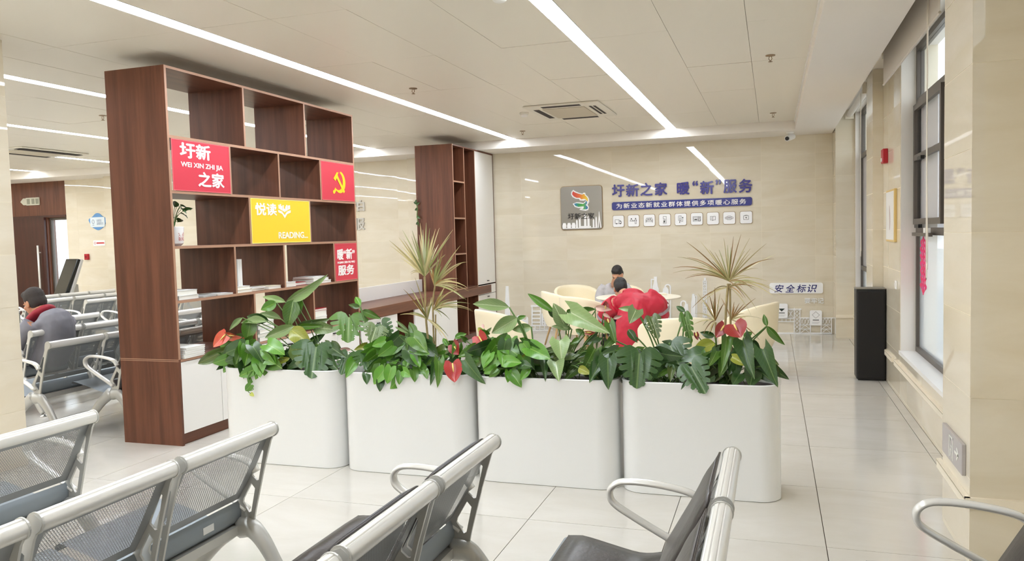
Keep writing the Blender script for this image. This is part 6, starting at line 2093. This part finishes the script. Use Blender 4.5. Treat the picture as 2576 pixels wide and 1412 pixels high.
for kind, col, b0, t0, w, yb, yt, roll in (
        ('lance', 'mi', (1185, 330), (815, 75), 0.22, 4.95, 4.98, 0), ('lance', 'dk', (1200, 400), (1100, 290), 0.5, 4.96, 4.94, 0), ('lance', 'pa', (1330, 530), (1175, 228), 0.55, 4.92, 4.88, 0), ('arrow', 'pa', (1390, 335), (1835, 575), 0.62, 4.9, 4.8, 0),
        ('lance', 'mi', (1710, 300), (1395, 318), 0.2, 4.97, 4.95, 20), ('lance', 'pa', (1405, 545), (1150, 500), 0.3, 4.92, 4.88, 10), ('arrow', 'pa', (1250, 690), (1275, 940), 1.15, 4.84, 4.76, 0), ('arrow', 'pa', (1185, 800), (955, 845), 0.45, 4.86, 4.8, 0),
        ('arrow', 'pa', (1200, 960), (1232, 1165), 0.9, 4.78, HANG, 0), ('arrow', 'dk', (1050, 900), (1068, 1165), 0.45, 4.8, 4.67, 0), ('arrow', 'dk', (1725, 1000), (1640, 1200), 0.75, 4.76, HANG, 0), ('arrow', 'dk', (1825, 960), (1866, 1285), 0.75, 4.76, HANG, 0),
        ('lance', 'ye', (1490, 1040), (1625, 1105), 0.55, 4.8, 4.74, 0), ('arrow', 'dk', (1730, 640), (1555, 745), 0.8, 4.95, 4.9, 0), ('lance', 'mi', (1570, 620), (1440, 540), 0.5, 4.95, 4.97, 0), ('arrow', 'dk', (1900, 880), (1690, 800), 0.5, 4.9, 4.86, 0),
        ('arrow', 'mi', (1880, 470), (1960, 720), 0.6, 4.92, 4.86, 0), ('lance', 'mi', (1500, 660), (1390, 740), 0.5, 4.9, 4.86, 0), ('arrow', 'dk', (1640, 820), (1500, 900), .6, 4.9, 4.84, 0), ('lance', 'mi', (1340, 330), (1410, 300), 0.6, 4.96, 4.95, 0)):
    p.leaf(kind, col, c(*b0, yb), c(*t0, yt), w, roll, src=src2, r=0.0042)
p.cluster(34, 1500, 930, 420, 180, 4.80, 5.04, 0.14, ['dk', 'mi', 'dk', 'ol'], c, 'arrow')
p.done()
p = Plant('anthurium', 'anthurium with brownish red flowers at the right end of the third planter', (-1.06, YC + 0.03, ZSOIL), PG)
p.spathe('dr', c(1830, 300, 4.98), c(1835, 185, 4.99), 0.8, 10)
p.leaf('lance', 'pk', c(1700, 270, 4.96), c(1900, 300, 4.95), 0.4, 0)
p.leaf('lance', 'pk', c(1930, 410, 4.95), c(2040, 380, 4.95), 0.4, 0)
p.spathe('dr', c(1860, 420, 4.95), c(1890, 525, 4.92), 0.8, 0)
p.spathe('co', c(1590, 590, 4.93), c(1730, 590, 4.92), 0.35, 20)
p.leaf('lance', 'pk', c(1800, 350, 4.96), c(1890, 400, 4.94), 0.4, 0)
p.done()

# ---- rightmost planter
c = conv(1480, 580, 3.285)
p = Plant('monstera', 'large dark split-leaf monstera filling the left half of the rightmost planter', (-0.60, YC - 0.02, ZSOIL), PG)
for kind, col, b0, t0, w, yb, yt, roll in (
        ('monstera', 'dk', (425, 985), (400, 1300), 1.15, 4.76, HANG, 0), ('monstera', 'dk', (668, 930), (765, 1150), 1.25, 4.86, 4.76, 0), ('monstera', 'dk', (835, 1100), (965, 1340), 0.95, 4.74, HANG - .01, 0), ('monstera', 'mi', (795, 690), (850, 935), 0.42, 4.96, 4.9, 0),
        ('lance', 'dk', (800, 670), (722, 625), 0.5, 4.97, 4.98, 0), ('monstera', 'ol', (520, 710), (575, 890), 0.7, 4.95, 4.88, 0), ('arrow', 'pa', (395, 655), (345, 762), 1.3, 4.93, 4.88, 0), ('lance', 'pa', (390, 650), (248, 645), 0.35, 4.95, 4.93, 0),
        ('arrow', 'dk', (110, 1040), (40, 1200), 0.8, 4.76, HANG, 0), ('arrow', 'dk', (160, 1060), (165, 1295), 0.8, 4.74, HANG, 0), ('lance', 'dk', (330, 820), (400, 920), 0.5, 4.9, 4.86, 0), ('monstera', 'dk', (560, 1100), (500, 1230), 1.1, 4.82, 4.72, 0),
        ('lance', 'mi', (690, 1130), (560, 1220), 0.25, 4.82, 4.74, 0), ('lance', 'ol', (690, 1100), (680, 1230), 0.4, 4.82, 4.72, 0), ('lance', 'dk', (800, 1260), (770, 1310), 0.3, 4.7, HANG, 0), ('arrow', 'mi', (200, 900), (120, 980), 0.7, 4.92, 4.86, 0)):
    p.leaf(kind, col, c(*b0, yb), c(*t0, yt), w, roll, r=0.005)
p.cluster(30, 480, 1080, 360, 130, 4.80, 5.04, 0.15, ['dk', 'dk', 'mi'], c, 'arrow')
p.done()
p = Plant('anthurium', 'anthurium with a big red heart-shaped flower in the rightmost planter', (-0.28, YC + 0.02, ZSOIL), PG)
p.spathe('rd', c(1205, 778, 4.80), c(1262, 888, 4.76), 1.5, 0)
p.spathe('dr', c(1125, 785, 4.84), c(1055, 888, 4.82), 0.8, 15)
p.spathe('dr', c(890, 850, 4.95), c(905, 908, 4.94), 0.7, 0)
for kind, col, b0, t0, w, yb, yt in (('lance', 'ye', (1045, 930), (865, 1005), 0.65, 4.9, 4.84), ('lance', 'dk', (1045, 870), (922, 848), 0.5, 4.93, 4.92), ('arrow', 'mi', (1145, 880), (1118, 1155), 0.4, 4.86, 4.74), ('lance', 'ye', (1170, 1030), (1310, 1115), 0.45, 4.82, 4.76),
                                     ('arrow', 'dk', (1280, 910), (1348, 1205), 0.58, 4.84, 4.70), ('lance', 'br', (1285, 885), (1355, 835), 0.6, 4.93, 4.94), ('arrow', 'dk', (1445, 985), (1552, 1290), 0.58, 4.74, HANG), ('lance', 'dk', (1370, 905), (1420, 1020), 0.4, 4.92, 4.88),
                                     ('lance', 'mi', (1475, 790), (1612, 950), 0.30, 4.9, 4.86), ('lance', 'mi', (1478, 790), (1445, 692), 0.42, 4.92, 4.93), ('heart', 'dk', (1250, 1190), (1200, 1265), 0.8, 4.8, 4.72), ('heart', 'dk', (1360, 1160), (1345, 1275), 0.9, 4.8, 4.70),
                                     ('lance', 'mi', (950, 1000), (1040, 1140), 0.4, 4.88, 4.82), ('lance', 'dk', (1200, 1040), (1180, 1180), 0.5, 4.86, 4.78), ('lance', 'ol', (1560, 1110), (1582, 1212), 0.15, 4.74, 4.70), ('heart', 'br', (900, 1000), (960, 1060), .8, 4.88, 4.8), ('heart', 'ol', (1010, 1060), (900, 1080), .7, 4.88, 4.8)):
    p.leaf(kind, col, c(*b0, yb), c(*t0, yt), w, r=0.0045)
p.cluster(30, 1200, 1080, 300, 140, 4.80, 5.04, 0.14, ['dk', 'mi', 'dk', 'ol'], c, 'arrow')
p.done()
p = Plant('dracaena', 'tallest spiky dracaena with brown tipped leaves in the rightmost planter', (-0.42, YC + 0.04, ZSOIL), PG)
yd = YC + 0.04
cane(p, c, [(1155, 440), (1142, 600), (1130, 800), (1120, 1000), (1108, 1230)], yd, 0.0075)
cane(p, c, [(1170, 440), (1172, 600), (1176, 800), (1180, 1000), (1185, 1230)], yd, 0.0065)
cane(p, c, [(1052, 760), (1055, 900), (1065, 1080), (1072, 1230)], yd, 0.006)
blades(p, (1162, 420), [(700, 310, B), (812, 95, B), (925, 90, S_), (1120, 65, S_), (1200, 50, B), (1262, 33, B), (1335, 62, S_), (1472, 108, S_), (1535, 235, B), (1550, 195, S_), (735, 220, S_), (815, 222, B), (905, 272, S_), (1550, 560, S_), (1600, 535, S_), (1500, 520, S_), (1350, 480, B), (1300, 560, B),
                         (1045, 180, S_), (1000, 160, S_), (1080, 160, G), (1150, 120, G), (1230, 150, B), (1290, 170, S_), (940, 200, S_), (860, 300, S_), (1420, 250, S_), (700, 352, S_), (820, 380, S_), (1390, 650, S_), (1250, 300, G), (1180, 140, G), (1340, 150, S_), (1480, 420, S_)], c, yd, 0.0032, rb, 3)
blades(p, (1160, 470), [(860, 640, B), (1010, 520, S_), (960, 560, S_), (1280, 480, B), (1345, 700, S_), (1380, 470, B), (1530, 480, S_), (1280, 560, B)], c, yd, 0.0032, rb, 3)
blades(p, (1050, 745), [(958, 578, B), (1002, 540, B), (868, 778, S_), (905, 520, S_), (1045, 470, B), (1122, 600, B), (945, 872, B), (1002, 880, B), (1090, 520, S_), (1030, 580, G), (1080, 620, S_), (880, 690, S_), (980, 640, S_)], c, yd, 0.0036, rb, 2)
blades(p, (1185, 740), [(1382, 560, B), (1432, 730, S_), (1415, 905, B), (1250, 600, B), (1205, 590, B), (1340, 860, S_), (1300, 720, S_), (1100, 560, B), (1290, 690, S_)], c, yd, 0.0032, rb, 3)
p.done()

# ---- little potted plants on the bookcase
def pot_plant(label, x, y, z, s, seed, dens):
    r_ = random.Random(seed)
    t = thing('potted_plant', label, 'plant', (x, y, z), 0, 'small pot plants on the tall bookcase')
    MB().lathe([(0.055 * s, 0.0), (0.075 * s, 0.02 * s), (0.085 * s, 0.15 * s), (0.078 * s, 0.155 * s), (0.072 * s, 0.13 * s), (0.01, 0.13 * s)], n=24).obj('pot', M_WPVC, t, auto=40)
    face(link('lettering', text_mesh('文明\n新风', 1.0, 0.001, 'lettering', mat('faint_red_print', (200, 120, 115), 0.6), width=0.06 * s, height=0.07 * s), t), 'left', (0.078 * s, -0.03 * s, 0.04 * s))
    st = MB()
    for i in range(dens):
        a = r_.uniform(0, 2 * pi)
        B_ = Vector((0.07 * s * cos(a), 0.09 * s * sin(a), (0.19 + 0.14 * r_.random()) * s))
        T_ = B_ + Vector((cos(a) * 0.07, sin(a) * 0.09, r_.uniform(-0.07, 0.06))) * s
        X = (T_ - B_)
        Ln = X.length
        X.normalize()
        n = Vector((0.5, 0.1, 0.85))
        n = (n - X * n.dot(X)).normalized()
        Y = n.cross(X)
        o = link('leaf', leaf_mesh('lance', LM['dk'], 0.18, 0.25), t)
        o.matrix_local = Matrix.Translation(B_) @ Matrix((X * Ln, Y * Ln * 0.55, n * Ln)).transposed().to_4x4()
        st.tube(smooth_path([(0, 0, 0.12 * s), (B_ * 0.5 + Vector((0, 0, 0.1 * s))), B_], 3), 0.002, 5)
    st.obj('stems', M_STEM, t)
pot_plant('white potted leafy plant in the left cell of the third bookcase row', -4.60, 5.16, 1.585, 1.0, 3, 24)
pot_plant('dark leafy pot plant beside the yellow board on the bookcase', -4.86, 7.06, 1.585, 1.0, 8, 20)
# vine hanging at the left edge of the second bookcase
p = Plant('trailing_vine', 'thin leafy vine hanging at the side of the rear bookcase', (-5.075, 10.76, 2.2), None)
vv = smooth_path([at(1045, 506, y=10.68), at(1050, 525, y=10.68), at(1049, 545, y=10.68), at(1054, 570, y=10.68)], 4)
p.stems.tube([q - p.base for q in vv], 0.006, 6)
for a, b_ in (((1047, 512), (1040, 508)), ((1048, 514), (1055, 510)), ((1050, 525), (1043, 530)), ((1050, 545), (1057, 550)), ((1052, 560), (1046, 566)), ((1046, 510), (1047, 502))):
    p.leaf('heart', 'dk', at(*a, y=10.68), at(*b_, y=10.68), 0.7, 0, stem=False)
p.done()
